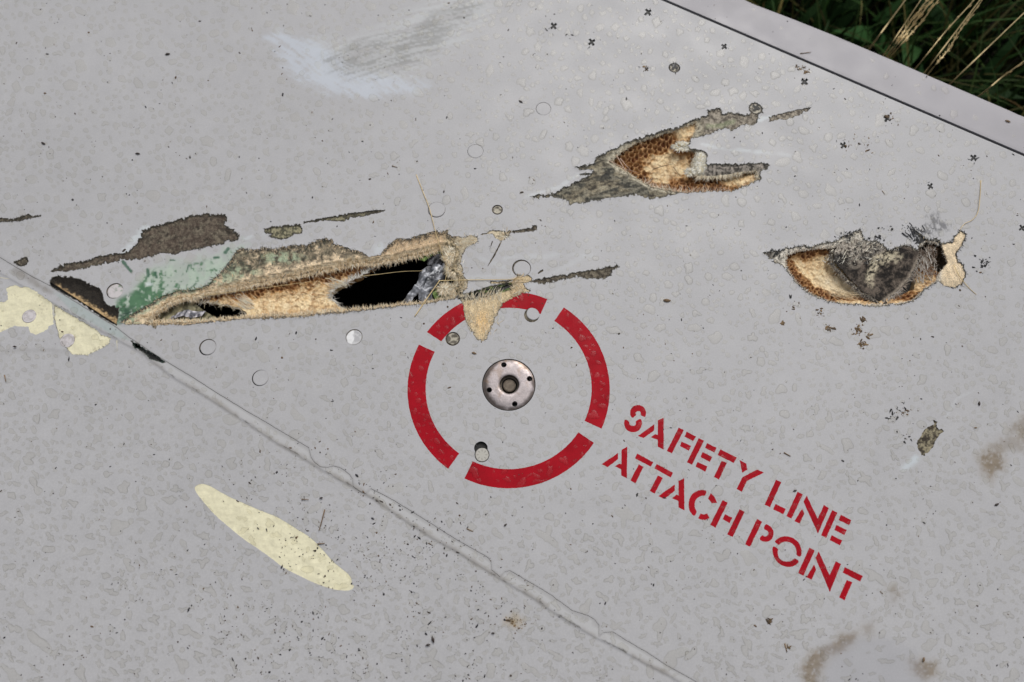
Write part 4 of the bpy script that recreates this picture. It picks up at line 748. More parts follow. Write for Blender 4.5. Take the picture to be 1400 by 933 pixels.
# ------------------------------------------------------------------ fasteners, cross-head screws, attach fitting
def disc(name, x, y, r, look, i):
    c0 = P([(x, y)])[0]; k = scale_at(x, y); z0 = lift(np.array([[x, y]]))[0] if look != 'pale' else lift_low(np.array([[x, y]]))[0]
    n = 40; R = [0, .2, .4, .55, .7, .82, .9, .95, 1, 1.0]; dz = [0, 0, 0, 0, 0, 0, 0, -.03, -.12, -.9]
    if look == 'bare': dz = [-.45, -.45, -.4, -.3, -.2, -.15, -.12, -.14, -.3, -1.2]
    v = []; f = []; pl = []
    rr = random.Random(i * 7 + 1); tx, ty = rr.uniform(-.015, .015), rr.uniform(-.015, .015); ox, oy = {0: (.6, .6), 1: (.7, .1), 2: (.5, -.3), 3: (0, .6), 4: (.1, -.6), 5: (.7, .7), 6: (.1, .2), 13: (2.2, -2.4)}.get(i, (0, 0)); ox *= k; oy *= k
    for j, q in enumerate(R):
        for a in range(n):
            t = 2 * math.pi * a / n; ux, uy = q * r * math.cos(t), q * r * math.sin(t)
            v.append((ux * k, uy * k, (z0 - .04 + dz[j] + (tx * ux + ty * uy) * (j < 9)) * .001)); pl.append((ux, uy))
    for j in range(len(R) - 1):
        for a in range(n): b = (a + 1) % n; f.append((j * n + a, j * n + b, (j + 1) * n + b, (j + 1) * n + a))
    pl = np.array(pl); X, Y = pl[:, 0], -pl[:, 1]; nn = fbm(X + i * 40, Y, 4, 700 + i); c = np.zeros((len(v), 4)); c[:, :3] = .43
    rim = sm(.86, 1, np.hypot(X, Y) / r)
    if look == 'chip': over(c, (.85, .85, .85), sm(.5, -1.2, X + (nn - .5) * 8)); over(c, (.7, .7, .7), sm(.55, .6, nn) * .5)
    if look == 'worn': over(c, (.64, .60, .60), np.full(len(c), .9)); over(c, (.16, .28, .18), sm(.5, .56, nn) * sm(-2, 5, X)); over(c, (.3, .29, .26), sm(.55, .7, nn) * .4)
    if look == 'pale': over(c, (.66, .62, .63), np.full(len(c), .95)); over(c, (.40, .37, .36), sm(.8, .2, np.abs(np.hypot(X, Y) - r * .75)) * .7 + sm(.53, .6, nn) * .5)
    if look == 'bare': over(c, lerp((.10, .085, .06), (.46, .42, .33), sm(.38, .6, nn)), np.full(len(c), .97)); over(c, (.05, .04, .035), rim * .8)
    if look == 'marked':
        a = np.arctan2(Y, X); over(c, (.50, .48, .42), np.full(len(c), .8)); over(c, (.20, .18, .16), sm(.35, .75, np.cos(a * 8)) * sm(.4, .5, np.hypot(X, Y) / r) * sm(.85, .72, np.hypot(X, Y) / r) * .8)
    over(c, (.16, .14, .12), rim * (.75 if look != 'grey' else .35) * sm(.3, .6, nn))
    o = mesh_obj(name, np.array(v), f, M['paint'], wing, c, True); o.location = (c0[0] + ox, c0[1] - oy, 0); return o
for i, (x, y, r, g, k) in enumerate(FAST):
    if k == 'pale': o = disc('fastener', x, y, r, k, i); o.location.z = .0002; continue
    if i == 16: continue
    o = disc('fastener', x, y, r - g, k, i)
    o['label'] = {'chip': 'fastener head chipped to white metal', 'worn': 'worn bright fastener head', 'marked': 'fastener head with small radial marks', 'bare': 'bare brown fastener head', 'grey': 'flush fastener head in grey paint'}[k]
def flat(name, polys, m, z=.07, parent=wing, holes=(), amp=.22, seed=1, step=1.2, label=None, zf=lift):
    z = min(z, .045); V = []; Fc = []; n = 0
    for j, q in enumerate(polys):
        q = rough(q, amp, step, seed + j, 2.5); hb = [h for h in holes if (h.max(0) > q.min(0)).all() and (h.min(0) < q.max(0)).all()]
        o = sheet('tmp', q, m, hb, grid_in(q, 6, seed=2), zf, None, .06, None, z0=z)
        me = o.data; v = np.empty(len(me.vertices) * 3, np.float32); me.vertices.foreach_get('co', v); V.append(v.reshape(-1, 3)); Fc.append(np.array([t.vertices[:] for t in me.polygons]) + n); n += len(me.vertices)
        bpy.data.objects.remove(o); bpy.data.meshes.remove(me)
    return mesh_obj(name, np.concatenate(V), np.concatenate(Fc), m, parent, label=label)
for i, (x, y) in enumerate(XS):
    o = lathe([(0, -.75e-3), (.0034, -.75e-3), (.0034, -1.6e-3)], 12); e = mesh_obj('cross_head_screw', o[0], o[1], M['sealant'], wing); c0 = P([(x, y)])[0]; e.location = (c0[0], c0[1], 0)
    if i in (10, 11): flat('cross_recess', [cross_cut[i]], M['sealant'], .02, e).location = (-c0[0], -c0[1], 0)
fit_c = (695.6, 526.0); fo = circ(*fit_c, 35.4, 90)
fh = [circ(fit_c[0] + a, fit_c[1] + b, 3.8, 20) for a, b in ((-6.7, -27), (28.4, -8.0), (8.2, 26.6), (-26.6, 7.4))] + [circ(696.4, 525.8, 13.4, 40)]
fz_c = P([fit_c])[0]; fk = scale_at(*fit_c)
def fit_z(p):
    r = np.linalg.norm(P(p) - fz_c, axis=1) / fk; return .55 * sm(36, 24, r) - .5 * sm(31, 35.4, r) - .35 * sm(16, 13, r)
fpt = np.concatenate([circ(*fit_c, r, 60, ph=r) for r in (15, 17, 19, 22, 24, 26, 28, 30, 31, 32, 33, 34, 34.8)])
def fit_col(p):
    x, y = p[:, 0], p[:, 1]; rr = np.linalg.norm(P(p) - fz_c, axis=1) / fk; n = fbm(x, y, 7, 640); c = np.zeros((len(p), 4)); c[:, :3] = (.2, .16, .14)
    over(c, (.09, .07, .06), sm(29, 35.2, rr + (n - .5) * 7 + sm(0, -30, x - 695) * 3) * .9); over(c, (.30, .19, .11), sm(.55, .72, fbm(x, y, 9, 643)) * .35); over(c, (.06, .05, .05), sm(15.5, 13.5, rr) * .6); return c  # rim grime, with the bevel's shade painted in, stronger at left
fitting = sheet('attach_fitting', fo, M['steel'], fh, np.r_[fpt, grid_in(fo, 1.4)], fit_z, fit_col, 7, wing, z0=-.15, label='round metal attach fitting with four small holes')
fitting.data.materials[0] = M['steel']
v, f = lathe([(0, -4.4e-3), (.0052, -4.4e-3), (.0062, -4.8e-3), (.0065, -5.6e-3), (.0065, -9e-3)], 32); c0 = P([(696.4, 525.8)])[0]
o = mesh_obj('socket_plug', v, f, M['dull'], fitting, smooth=False); o.location = (c0[0], c0[1], 0)
v, f = lathe([(0, -8.5e-3), (.028, -8.5e-3), (.0285, -7e-3), (.0285, -1.2e-3), (.0281, -1.0e-3)], 48); o = mesh_obj('fitting_seat', v, f, M['sealant'], fitting); o.location = (fz_c[0], fz_c[1], 0)
v, f = lathe([(.0093, -.9e-3), (.0091, -6e-3), (.0078, -6.4e-3)], 40); o = mesh_obj('socket_ring', v, f, M['dull'], fitting); o.location = (c0[0], c0[1], 0)

# ------------------------------------------------------------------ red ring and stencilled words
def arc(a0, a1, ro=138.4 / 1.0, ri=113.6, cx=695.4, cy=527.3):
    c = P([(cx, cy)])[0]; k = RK; t = np.linspace(a0, a1, 40)
    o = np.c_[c[0] + ro * k * np.cos(t), c[1] + ro * k * np.sin(t)]; i_ = np.c_[c[0] + ri * k * np.cos(t[::-1]), c[1] + ri * k * np.sin(t[::-1])]
    return Q(np.r_[o, i_])
cc_ = P([(695.4, 527.3)])[0]; RK = float(np.linalg.norm(P([(833.7, 533)]) - P([(557, 531)])) / 2 / 138.4)
def ang(x, y): d = P([(x, y)])[0] - cc_; return math.atan2(d[1], d[0])
for a, b in (((570.5, 470.4), (614, 639.3)), ((634.9, 654.7), (811, 605)), ((823, 586.8), (771.6, 419.6))):
    a0, a1 = ang(*a), ang(*b)
    while a1 < a0: a1 += 2 * math.pi
    flat('red_arc', [arc(a0, a1)], M['red'], holes=cuts, seed=int(a[0]))
a0, a1 = ang(749, 407.7), ang(582.8, 453.7)
while a1 < a0: a1 += 2 * math.pi
flat('red_arc', [arc(a0, (a0 + a1) / 2)], M['red'], holes=cuts, seed=31); flat('red_arc', [arc((a0 + a1) / 2, a1)], M['red'], holes=cuts, seed=33)
z1 = lambda p: Z(810, 540, 5.183, p); z2 = lambda p: Z(930, 590, 5.183, p); z3 = lambda p: Z(1020, 650, 5.183, p)
LET = [
 ('S', [soft(z1([(283, 167), (268, 148), (266, 118), (275, 96), (290, 80), (312, 73), (335, 73), (358, 82), (374, 102), (380, 125), (377, 148), (372, 160), (337, 142), (342, 130), (336, 119), (325, 114), (312, 118), (305, 130), (312, 145)]), 1), soft(z1([(230, 172), (262, 190), (262, 207), (272, 218), (290, 222), (305, 216), (310, 203), (304, 188), (342, 167), (352, 190), (350, 215), (338, 242), (318, 260), (290, 267), (262, 262), (240, 247), (226, 222), (224, 195)]), 1)]),
 ('A', [z1([(323, 292), (438, 208), (438, 252), (362, 307)]), z1([(463, 182), (505, 163), (505, 388), (463, 368), (463, 320), (413, 300), (445, 278), (463, 284)])]),
 ('F', [z1([(612, 232), (648, 250), (563, 416), (527, 398)]), z1([(668, 262), (734, 296), (714, 329), (653, 296)]), z1([(632, 331), (699, 362), (684, 397), (619, 363)])]),
 ('E', [z1([(753, 307), (791, 325), (706, 496), (670, 478)]), z1([(812, 343), (881, 375), (864, 409), (799, 377)]), z1([(781, 405), (849, 440), (832, 476), (766, 441)]), z1([(745, 475), (815, 508), (800, 546), (731, 509)])]),
 ('T', [z2([(285, 128), (401, 185), (380, 224), (266, 168)]), z2([(294, 208), (331, 223), (275, 341), (239, 322)])]),
 ('Y', [z2([(421, 204), (470, 228), (475, 272), (440, 293)]), z2([(546, 270), (594, 293), (472, 352), (437, 429), (400, 408), (442, 324)])]),
 ('L', [z2([(679, 342), (717, 360), (636, 538), (598, 520)]), z2([(675, 515), (748, 549), (731, 587), (659, 553)])]),
 ('I', [z3([(365, 116), (403, 135), (322, 309), (286, 290)])]),
 ('N', [z3([(398, 236), (413, 272), (380, 343), (343, 325)]), z3([(431, 144), (508, 308), (552, 212), (588, 232), (510, 413), (407, 188)])]),
 ('E', [z3([(610, 247), (648, 265), (568, 444), (531, 425)]), z3([(672, 279), (746, 318), (731, 353), (657, 318)]), z3([(640, 351), (713, 388), (697, 424), (626, 388)]), z3([(607, 426), (681, 462), (665, 497), (593, 460)])]),
 ('A', [z1([(64, 492), (182, 412), (182, 455), (108, 513)]), z1([(206, 390), (247, 367), (244, 592), (204, 572), (203, 528), (158, 507), (190, 487), (205, 491)])]),
 ('T', [z1([(318, 415), (431, 478), (413, 509), (300, 450)]), z1([(328, 493), (362, 510), (305, 629), (269, 606)])]),
 ('T', [z1([(455, 489), (571, 552), (555, 586), (439, 522)]), z1([(464, 572), (499, 588), (441, 701), (405, 682)])]),
 ('A', [z1([(467, 718), (584, 635), (584, 680), (508, 739)]), z1([(610, 611), (650, 591), (652, 819), (609, 797), (609, 752), (563, 733), (597, 707), (610, 713)])]),
 ('C', [soft(z1([(812, 680), (798, 718), (775, 715), (750, 725), (728, 750), (723, 785), (730, 810), (742, 830), (722, 863), (700, 842), (684, 812), (680, 770), (689, 730), (714, 697), (745, 679), (780, 673)]), 1), z1([(838, 697), (865, 722), (883, 766), (846, 769), (819, 735)]), z1([(765, 842), (790, 848), (815, 841), (829, 875), (800, 887), (770, 885), (749, 875)])]),
 ('H', [z2([(300, 487), (337, 505), (250, 684), (212, 662)]), z2([(318, 587), (369, 612), (350, 651), (301, 622)]), z2([(420, 552), (456, 570), (372, 749), (332, 730)])]),
 ('P', [z2([(545, 619), (581, 640), (495, 819), (459, 800)]), soft(z2([(605, 653), (632, 667), (655, 690), (663, 720), (656, 755), (632, 779), (600, 784), (556, 768), (578, 734), (600, 745), (618, 740), (626, 722), (620, 706), (588, 690)]), 1)]),
 ('O', [soft(z3([(201, 472), (218, 453), (247, 436), (285, 431), (330, 441), (366, 467), (389, 505), (395, 545), (388, 582), (356, 566), (359, 545), (350, 510), (330, 485), (300, 472), (270, 471), (245, 482), (232, 496)]), 1), soft(z3([(192, 500), (229, 521), (223, 545), (228, 575), (245, 599), (275, 612), (310, 610), (330, 600), (345, 586), (379, 608), (355, 636), (320, 651), (280, 649), (240, 633), (208, 601), (189, 560), (185, 525)]), 1)]),
 ('I', [z3([(449, 513), (487, 533), (406, 713), (368, 693)])]),
 ('N', [z3([(482, 633), (497, 669), (464, 740), (427, 722)]), z3([(515, 541), (592, 708), (636, 609), (673, 629), (594, 828), (491, 585)])]),
 ('T', [z3([(700, 651), (828, 715), (808, 753), (684, 690)]), z3([(714, 742), (753, 758), (698, 886), (659, 865)])])]
for i, (c, polys) in enumerate(LET):
    flat('stencil_letter', polys, M['red'], seed=900 + i * 5, amp=.3, label='red stencilled letter ' + c)

# ------------------------------------------------------------------ rain drops
rd = np.random.RandomState(11)
def drops():
    allc = [q for q in cuts if len(q)] + low_cuts
    V = []; Fc = []; n0 = 0; cell = {}; cnt = 0; N = 22
    cand = np.c_[rd.uniform(-120, 1500, 60000), rd.uniform(-90, 1040, 60000)]
    k = cand[:, 1] < np.interp(cand[:, 0], edge_out[:, 0], edge_out[:, 1]) + 14
    cand = cand[~k]
    bad = np.zeros(len(cand), bool)
    for q in allc:
        if q is pr_c or q is pr_b: continue
        bad |= near(cand, q, 6) > -3.2
    bad |= (cand[:, 1] < 0.4303 * (cand[:, 0] - 905) + 4) & (rd.rand(len(cand)) < .93)
    bad |= np.abs(cand[:, 1] - (0.4303 * (cand[:, 0] - 905) - .5)) < 7
    bad |= (near(cand, fo, 6) > -4)
    bad |= (linedist(cand, seam, 10) < 5)
    bad |= (near(cand, scuffw, 10) > 0) & (rd.rand(len(cand)) < .8); bad |= (near(cand, green_zone, 4) > 0)
    bad |= (np.hypot(cand[:, 0] - 1200, cand[:, 1] - 925) < 75) & (rd.rand(len(cand)) < .9)
    cand = cand[~bad]; zl = np.where(cand[:, 1] > np.interp(cand[:, 0], seam[:, 0], seam[:, 1]), lift_low(cand), lift(cand)); inp = (near(cand, pr_c, 2) > 0) | (near(cand, pr_b, 2) > 0)
    for (x, y), z, ip in zip(cand, zl, inp):
        low = np.clip((y - 450) / 450, 0, 1)
        r = 1.2 + min(8.0 + 5 * low, abs(rd.standard_gamma(2.3)) * (.98 + .62 * low)); irr = .15 + .27 * low + .10 * rd.rand()
        el = rd.uniform(1.0, 1.55 + .6 * low); el = math.sqrt(el); R = r * el
        gx, gy = int(x // 14), int(y // 14); ok = True
        for i in (-1, 0, 1):
            for j in (-1, 0, 1):
                for (a, b, c) in cell.get((gx + i, gy + j), ()):
                    if (a - x) ** 2 + (b - y) ** 2 < (c + R * 1.04) ** 2: ok = False; break
                if not ok: break
            if not ok: break
        if not ok or rd.rand() < .5 - .25 * low or (ip and rd.rand() < .7): continue
        cell.setdefault((gx, gy), []).append((x, y, R)); cnt += 1
        a = np.linspace(0, 2 * np.pi, N, endpoint=False); rr = np.ones(N)
        for h in (2, 3, 4, 5): rr += irr * rd.randn() / h ** .6 * np.cos(h * a + rd.rand() * 6.28)
        rr = np.clip(rr, .30, 1.7); th = rd.rand() * 3.14 if rd.rand() < .5 else rd.normal(.5, .5)
        ux = rr * np.cos(a) * r * el; uy = rr * np.sin(a) * r / el; X = ux * math.cos(th) - uy * math.sin(th); Y = ux * math.sin(th) + uy * math.cos(th)
        hgt = min(.75, .115 * r + .04) * rd.uniform(.6, 1.15)
        for s, q in ((1, -.02), (.95, .32), (.84, .70), (.62, .94), (.32, 1.0)):
            V.append(np.c_[x + X * s, y + Y * s, np.full(N, z + .03 + q * hgt)])
        V.append(np.array([[x, y, z + .03 + hgt * 1.02]]))
        i = np.arange(N); j = (i + 1) % N
        for s in range(4): b = n0 + s * N; Fc.append(np.c_[b + i, b + N + i, b + N + j, b + j])
        b = n0 + 4 * N; Fc.append(np.c_[b + i, np.full(N, n0 + 5 * N), b + j, b + j]); n0 += 5 * N + 1
    V = np.concatenate(V); Fa = np.concatenate(Fc); tri = np.r_[Fa[:, [0, 1, 2]], Fa[Fa[:, 2] != Fa[:, 3]][:, [0, 2, 3]]]
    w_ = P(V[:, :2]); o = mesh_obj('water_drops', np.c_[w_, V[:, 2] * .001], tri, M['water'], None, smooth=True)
    tag(o, 'rain drops beaded all over the grey wing skin', 'water drops', kind='stuff'); return cnt
print('drops', drops())

# ------------------------------------------------------------------ grit, mud crumbs
def specks(name, pos, rad, cols, label, cat, seed=1, par=None):
    r = np.random.RandomState(seed); V = []; Fc = []; C = []; n = 0
    zz = np.where(pos[:, 1] > np.interp(pos[:, 0], seam[:, 0], seam[:, 1]), lift_low(pos), lift(pos))
    for (x, y), q, z in zip(pos, rad, zz):
        k = 6; a = np.linspace(0, 2 * np.pi, k, endpoint=False) + r.rand() * 6; s = q * r.uniform(.6, 1.3, k); e = r.uniform(1, 2.0); th = r.rand() * 3.14
        ux, uy = s * np.cos(a) * e, s * np.sin(a) / e ** .5; X = ux * math.cos(th) - uy * math.sin(th); Y = ux * math.sin(th) + uy * math.cos(th)
        V.append(np.c_[x + X, y + Y, np.full(k, z)]); V.append(np.c_[x + X * .6, y + Y * .6, z + .25 * q * r.uniform(.6, 1.2, k) + .1]); V.append([[x, y, z + .3 * q + .12]])
        i = np.arange(k); j = (i + 1) % k; Fc += [np.c_[n + i, n + k + i, n + k + j], np.c_[n + i, n + k + j, n + j], np.c_[n + k + i, np.full(k, n + 2 * k), n + k + j]]; n += 2 * k + 1
        c = np.array(cols[r.randint(len(cols))]) * r.uniform(.7, 1.3); C.append(np.tile(c, (2 * k + 1, 1)))
    V = np.concatenate(V); o = mesh_obj(name, np.c_[P(V[:, :2]), V[:, 2] * .001], np.concatenate(Fc), M['grit'], par, np.concatenate(C)); tag(o, label, cat, kind='stuff'); return o
rs = np.random.RandomState(21)
pos = np.c_[rs.uniform(-60, 1450, 26000), rs.uniform(-40, 960, 26000)]
dens = .022 + .65 * sm(250, 20, np.hypot((pos[:, 0] - 470) * .75, (pos[:, 1] - 850))) ** 1.1 + .30 * sm(120, 10, linedist(pos, [(400, 640), (560, 760), (680, 860)], 130)) + .05 * sm(500, 900, pos[:, 1])
cl = fbm(pos[:, 0], pos[:, 1], 26, 800, 3); keep = rs.rand(len(pos)) < dens * sm(.36, .58, cl) * 1.6 + .004
pos = pos[keep]; bad = pos[:, 1] < 0.4303 * (pos[:, 0] - 1032) + 3
for q in cuts: bad |= near(pos, q, 2) > -1
pos = pos[~bad]; rad = .45 + rs.gamma(1.0, .30, len(pos)); rad = np.minimum(rad, 1.9)
specks('grit', pos, rad, [(.03, .028, .03), (.05, .035, .025), (.10, .06, .03), (.02, .02, .025)], 'dark grit speckled over the wet grey skin', 'grit')
cr = []
for (cx, cy, s, n_) in ((1133, 448, 3.5, 40), (1173, 452, 5, 90), (1180, 437, 3, 34), (1178, 470, 5, 60), (1122, 428, 6, 26), (1071, 442, 2.5, 16), (1085, 420, 9, 14), (1187, 460, 5, 16), (1095, 93, 9, 34), (1104, 98, 3, 16), (884, 93, 4, 12), (1160, 197, 8, 10), (1182, 200, 12, 26), (1220, 160, 8, 14), (700, 850, 3.5, 26), (712, 856, 8, 30), (1052, 850, 3, 24), (1077, 885, 2.2, 14), (693, 848, 2, 12), (1236, 565, 8, 18), (62, 196, 1, 2)):
    cr += [(rs.normal(cx, s * .6), rs.normal(cy, s * .6), rs.gamma(1.6, .35) + .35) for _ in range(int(n_ * .75))]
cr = np.array(cr); specks('mud_crumbs', cr[:, :2], cr[:, 2], [(.14, .085, .035), (.20, .13, .06), (.08, .05, .025)], 'brown mud crumbs scattered below the right hand hole', 'mud crumbs', 5)

# ------------------------------------------------------------------ things lying on the wing
def stick(name, pts, rad, m, label, cat, group=None, smooth_=True, n=6):
    q = smoothpath([P3(*p) for p in pts]) if smooth_ and len(pts) > 2 else [np.array(P3(*p)) for p in pts]
    r = [rad * (1 - .45 * i / max(1, len(q) - 1)) for i in range(len(q))]; b = np.array(q[0]); v, f = tube([p - b for p in q], r, n)
    o = mesh_obj(name, v, f, m, None, smooth=True); o.location = b; tag(o, label, cat, group); return o
G1 = 'loose straws and stalks lying on the wing'
stick('dry_straw', [(567, 433, .4), (584, 408, .8), (600, 385.5, 1.4), (603, 384, 1.5), (640, 383, 1.2), (680, 382.5, 1.2), (716, 381.5, 1)], .00055, M['straw'], 'pale bent straw reaching from the long hole to the red ring top', 'straw', G1, n=6)
stick('dry_straw', [(569, 239, .3), (578, 262, .8), (587, 285, 1.3), (594, 312, 1.8), (599, 330, 1), (606, 352, 0), (611, 366, -.5), (608, 390, -1)], .00042, M['straw'], 'thin pinkish straw crossing the round fastener above the long hole', 'straw', G1)
stick('grass_fibre', [(493, 378, -.8), (520, 375, -.5), (550, 371.5, -.5), (578, 370.5, -1)], .0003, M['straw'], 'thin white fibre spanning the black cavity of the long hole', 'grass fibre', G1)
stick('grass_fibre', [(275, 404.5, -1.5), (320, 399, -.8), (375, 392, -.8), (425, 385, -1.5)], .0003, M['straw'], 'thin straw fibre across the honeycomb in the left of the long hole', 'grass fibre', G1)
stick('root_fibre', [(1341, 247, .3), (1340, 268, 1.2), (1337, 290, 1.5), (1329, 301, 1.2), (1319, 306, 1), (1312, 315, 1.2)], .00042, M['straw'], 'curved pale rootlet above the cream foam of the right hand hole', 'rootlet', G1)
stick('root_fibre', [(1304, 362, 1.8), (1310, 375, 2), (1318, 386, 1), (1326, 395, .5), (1335, 403, .3)], .00042, M['straw'], 'short pale rootlet over the cream foam blob at the right hand hole', 'rootlet', G1)
G2 = 'small twigs on the wing'
for a, lab, r in (([(444, 697, .5), (440, 712, .8), (436, 726, .5)], 'black twig standing out right of the yellow oval spot', .0006), ([(893, 231.5, -5), (908, 227, -3.5), (921, 224, -4)], 'brown twig lying in the honeycomb of the upper hole', .0005),
                  ([(920, 228, -5), (926, 236, -4), (930, 241, -5)], 'tiny brown twig deeper in the honeycomb of the upper hole', .0004), ([(434, 744, .3), (444, 743, .6)], 'short dark twig touching the upper edge of the oval spot', .0006),
                  ([(412, 683, .3), (422, 683, .6)], 'short dark twig above the oval spot near the seam', .0005), ([(1094, 73.5, .6), (1109, 71.5, 1.0)], 'small brown twig beside the long gap on the edge strip', .0005),
                  ([(1072, 619, .3), (1081, 624, .5)], 'tiny dark twig right of the word SAFETY', .0006), ([(638, 723, .3), (647, 727, .4)], 'tiny brown twig beneath the red ring', .0005), ([(1073, 880, .3), (1076, 892, .4)], 'small brown twig near the mud stains at the bottom', .0007),
                  ([(536, 227, .6), (543, 229, .5)], 'small brown twig above the long hole left of the thin straw', .0005), ([(6, 513, .2), (8, 522, .3)], 'tiny dark twig at the left edge below the yellow chips', .0006), ([(1206, 261, 0), (1210, 266, 0)], 'tiny dark twig above the right hand hole', .0004)):
    stick('twig', a, r, M['straw_dark'], lab, 'twig', G2)
v, f = lathe([(0, -1), (.35, -.85), (.75, -.4), (.9, 0), (.7, .45), (.32, .85), (0, 1)], 10)
sv = v[:, [2, 0, 1]] * [1, .5, .35]
G3 = 'dark seeds and husks on the wing'
for i, (x, y, L, a, lab) in enumerate(((229, 74, 3.4, .2, 'dark seed alone in the upper left of the skin'), (59, 196, 3.4, -.5, 'dark seed near the left edge above the torn patches'), (188, 210, 3.2, -.1, 'dark seed right of and below the one at the left edge'), (273, 29, 1.8, 0, 'small dark seed at the top left'),
        (712, 139, 3.2, -.6, 'black seed husk just left of the faint round fastener'), (607, 262, 2.2, 1.5, 'black seed above the round fastener over the long hole'), (912, 411, 5.2, -.1, 'brown leaf bit between ring and right hand hole'), (648, 483, 3.4, -.3, 'brown seed inside the red ring left of the metal fitting'), (439, 681, 2.6, .2, 'round black seed just above the twig near the oval spot'),
        (1087, 671, 2.8, .3, 'black seed above the letter I of LINE'), (592, 875, 4.2, -1.2, 'larger black seed near the bottom left'), (585, 882, 3.4, .2, 'black seed beside the larger one near the bottom'), (1363, 690, 3.6, .4, 'black seed at the right edge below the mud stain'), (691, 718, 2.8, .7, 'black seed beneath the ring right of centre'),
        (674, 866, 2.6, 0, 'small black seed below the rust spot near the bottom'), (558, 401 + 418, 0, 0, ''), (20, 474, 2.6, 0, 'dark seed at the left below the yellow chips'), (1263, 912 - 10, 3.4, 1.2, 'brown seed over the lower right mud spot'), (1378, 116 + 50, 3.6, -.4, 'greenish husk at the right end of the edge strip'), (1339, 552, 3.4, 1.3, 'dark hooked husk between the torn patch and the right edge'), (1334, 585, 2.2, 0, 'small brown seed above the large mud stain'))):
    if not L: continue
    me_c = sv * np.array([L, L, L]) * scale_at(x, y); rr_ = random.Random(i); me_c = me_c * (1 + .12 * np.array([[rr_.uniform(-1, 1)] for _ in range(len(me_c))]))
    o = mesh_obj('seed', me_c, f, M['seed'] if 'brown' not in lab and 'green' not in lab else M['straw_dark'], None, smooth=True); p = P3(x, y, .3 + .12 * L); o.location = p; o.rotation_euler = (0, 0, a); tag(o, lab, 'seed', G3)

# ------------------------------------------------------------------ ground, grass and dry stalks beyond the edge
gnd = mesh_obj('ground', [(-6, -6, -.42), (6, -6, -.42), (6, 6, -.42), (-6, 6, -.42)], [(0, 1, 2, 3)], M['soil']); gnd['kind'] = 'structure'
rg = np.random.RandomState(5)
def blades(n, name, lab, lo, hi, wd, cols, seed, z0=-.42, reg=((-.1, 1.5), (.1, 1.7)), broad=False, cat='grass'):
    r = np.random.RandomState(seed); V = []; Fc = []; C = []; m = 0; made = 0
    while made < n:
        x = r.uniform(*reg[0]); y = r.uniform(*reg[1])
        if y < -.40 * x + .38: continue                        # under the wing it is too dark to grow
        made += 1
        L = r.uniform(lo, hi); a = r.rand() * 6.283; lean = r.uniform(.1, .9); w_ = wd * r.uniform(.6, 1.4); K = 5
        d = np.array([math.cos(a), math.sin(a)]); s = np.array([-d[1], d[0]]); c = np.array(cols[r.randint(len(cols))]) * r.uniform(.55, 1.5)
        tw = r.uniform(-.8, .8)
        for k in range(K + 1):
            t = k / K; h = L * (t - .35 * lean * t * t); o = L * lean * t ** 1.8; ww = w_ * (math.sin(math.pi * min(1, t * .92 + .08)) ** .7 if broad else (1 - t) ** .6 * 1) * .5
            sx = s * math.cos(tw * t) + d * math.sin(tw * t); p = np.array([x, y]) + d * o
            V += [(*(p + sx * ww), z0 + h), (*(p - sx * ww), z0 + h + ww * .3)]; C += [c, c]
            if k < K: Fc += [(m + 2 * k, m + 2 * k + 1, m + 2 * k + 3), (m + 2 * k, m + 2 * k + 3, m + 2 * k + 2)]
        m += 2 * (K + 1)
    o = mesh_obj(name, np.array(V), np.array(Fc), M['grass'], None, np.array(C)); tag(o, lab, cat, kind='stuff'); return o
blades(5200, 'grass', 'dark green grass growing beyond the edge of the wing', .12, .34, .007, [(.02, .045, .012), (.015, .035, .01), (.03, .05, .015), (.06, .05, .02)], 3)
blades(900, 'weeds', 'broad dark weed leaves among the grass beyond the wing', .08, .24, .035, [(.016, .045, .014), (.02, .055, .02), (.012, .03, .01)], 4, broad=True, cat='weeds')
blades(170, 'dead_grass', 'brown dead blades tangled in the dark grass', .15, .36, .008, [(.16, .11, .05), (.10, .06, .03)], 6, cat='dead grass')
G4 = 'dry grass stalks leaning out from beyond the edge strip'
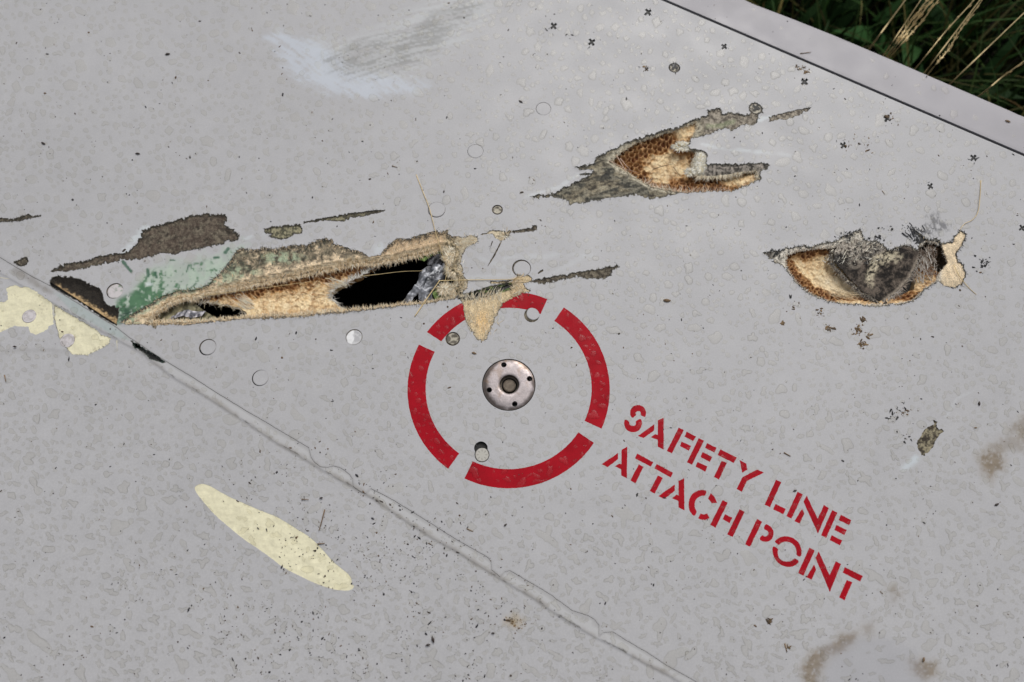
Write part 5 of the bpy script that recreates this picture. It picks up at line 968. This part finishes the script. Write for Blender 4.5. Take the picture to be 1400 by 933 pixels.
def stalk(x0, y0, x1, y1, lab, rad=.0011, head=0.0, zz=(-70, -20), bend=0):
    dx, dy = x1 - x0, y1 - y0; a = P3(x0 - dx * 1.0, y0 - dy * 1.0, -330); b = P3(x0, y0, zz[0]); mid = P3((x0 + x1) / 2 + bend, (y0 + y1) / 2, (zz[0] + zz[1]) / 2); c = P3(x1, y1, zz[1]); e = P3(x1 + dx * .8, y1 + dy * .8, zz[1] + 25)
    q = smoothpath([a, b, mid, c, e], 8); bb = np.array(a); v, f = tube([p - bb for p in q], [rad * (.9 - .45 * i / len(q)) for i in range(len(q))], 6)
    o = mesh_obj('grass_stalk', v, f, M['straw'], None, smooth=True); o.location = bb; tag(o, lab, 'grass stalk', G4)
    if head:                                                   # seed head: small husks along the upper half
        r = random.Random(int(x0 * 7)); V = []; Fc = []; n = 0
        for i in range(int(46 * head)):
            t = r.uniform(8 + 2, len(q) - 1.01); k = int(t); p = np.array(q[k]) + (np.array(q[k + 1]) - q[k]) * (t - k) - bb; d = (np.array(q[k + 1]) - q[k]); d = d / np.linalg.norm(d)
            u = np.array([r.gauss(0, 1) for _ in range(3)]); u -= u @ d * d; u /= np.linalg.norm(u); ax = d + u * r.uniform(.15, .4); ax /= np.linalg.norm(ax); L = r.uniform(.004, .008); w2 = np.cross(ax, u); ww = .0008
            c0_ = p + u * .0008; V += [c0_, c0_ + ax * L * .45 + u * ww, c0_ + ax * L * .45 + w2 * ww, c0_ + ax * L * .45 - u * ww * .4, c0_ + ax * L * .45 - w2 * ww, c0_ + ax * L]
            for i_, j_ in ((1, 2), (2, 3), (3, 4), (4, 1)): Fc += [(n, n + i_, n + j_), (n + 5, n + j_, n + i_)]
            n += 6
        mesh_obj('seed_head', np.array(V), np.array(Fc), M['straw'], o, kind='stuff')
    return o
stalk(1193, 61, 1238, 0, 'lone stalk, farthest left of those beyond the edge strip', .0014)
stalk(1212, 70, 1259, 0, 'bare stalk on the left side of the thick stalk bunch', .0010)
stalk(1215, 73, 1268, 0, 'feathery seed stalk at the left in the thick bunch', .0011, 1.5, bend=-1)
stalk(1217, 74, 1275, 0, 'feathery seed stalk in the middle of the thick bunch', .0011, 1.5)
stalk(1220, 75, 1283, 0, 'feathery seed stalk on the right side of the thick bunch', .0010, 1.2, bend=2)
stalk(1253, 92, 1332, 0, 'left stalk of the thin pair right of the bunch', .0010, .35, bend=-2)
stalk(1266, 97, 1340, 0, 'right stalk of the thin pair right of the bunch', .0010)
stalk(1271, 99, 1314, 40, 'short knobbly seed stalk beside the thin pair', .0009, .9, zz=(-70, -40), bend=3)
stalk(1302, 112, 1400, 18, 'long straight stalk reaching to the right edge of view', .0011)
stalk(1342, 129, 1400, 84, 'lowest stalk, at the far right with a thick sheath', .0012, .25, bend=-2)
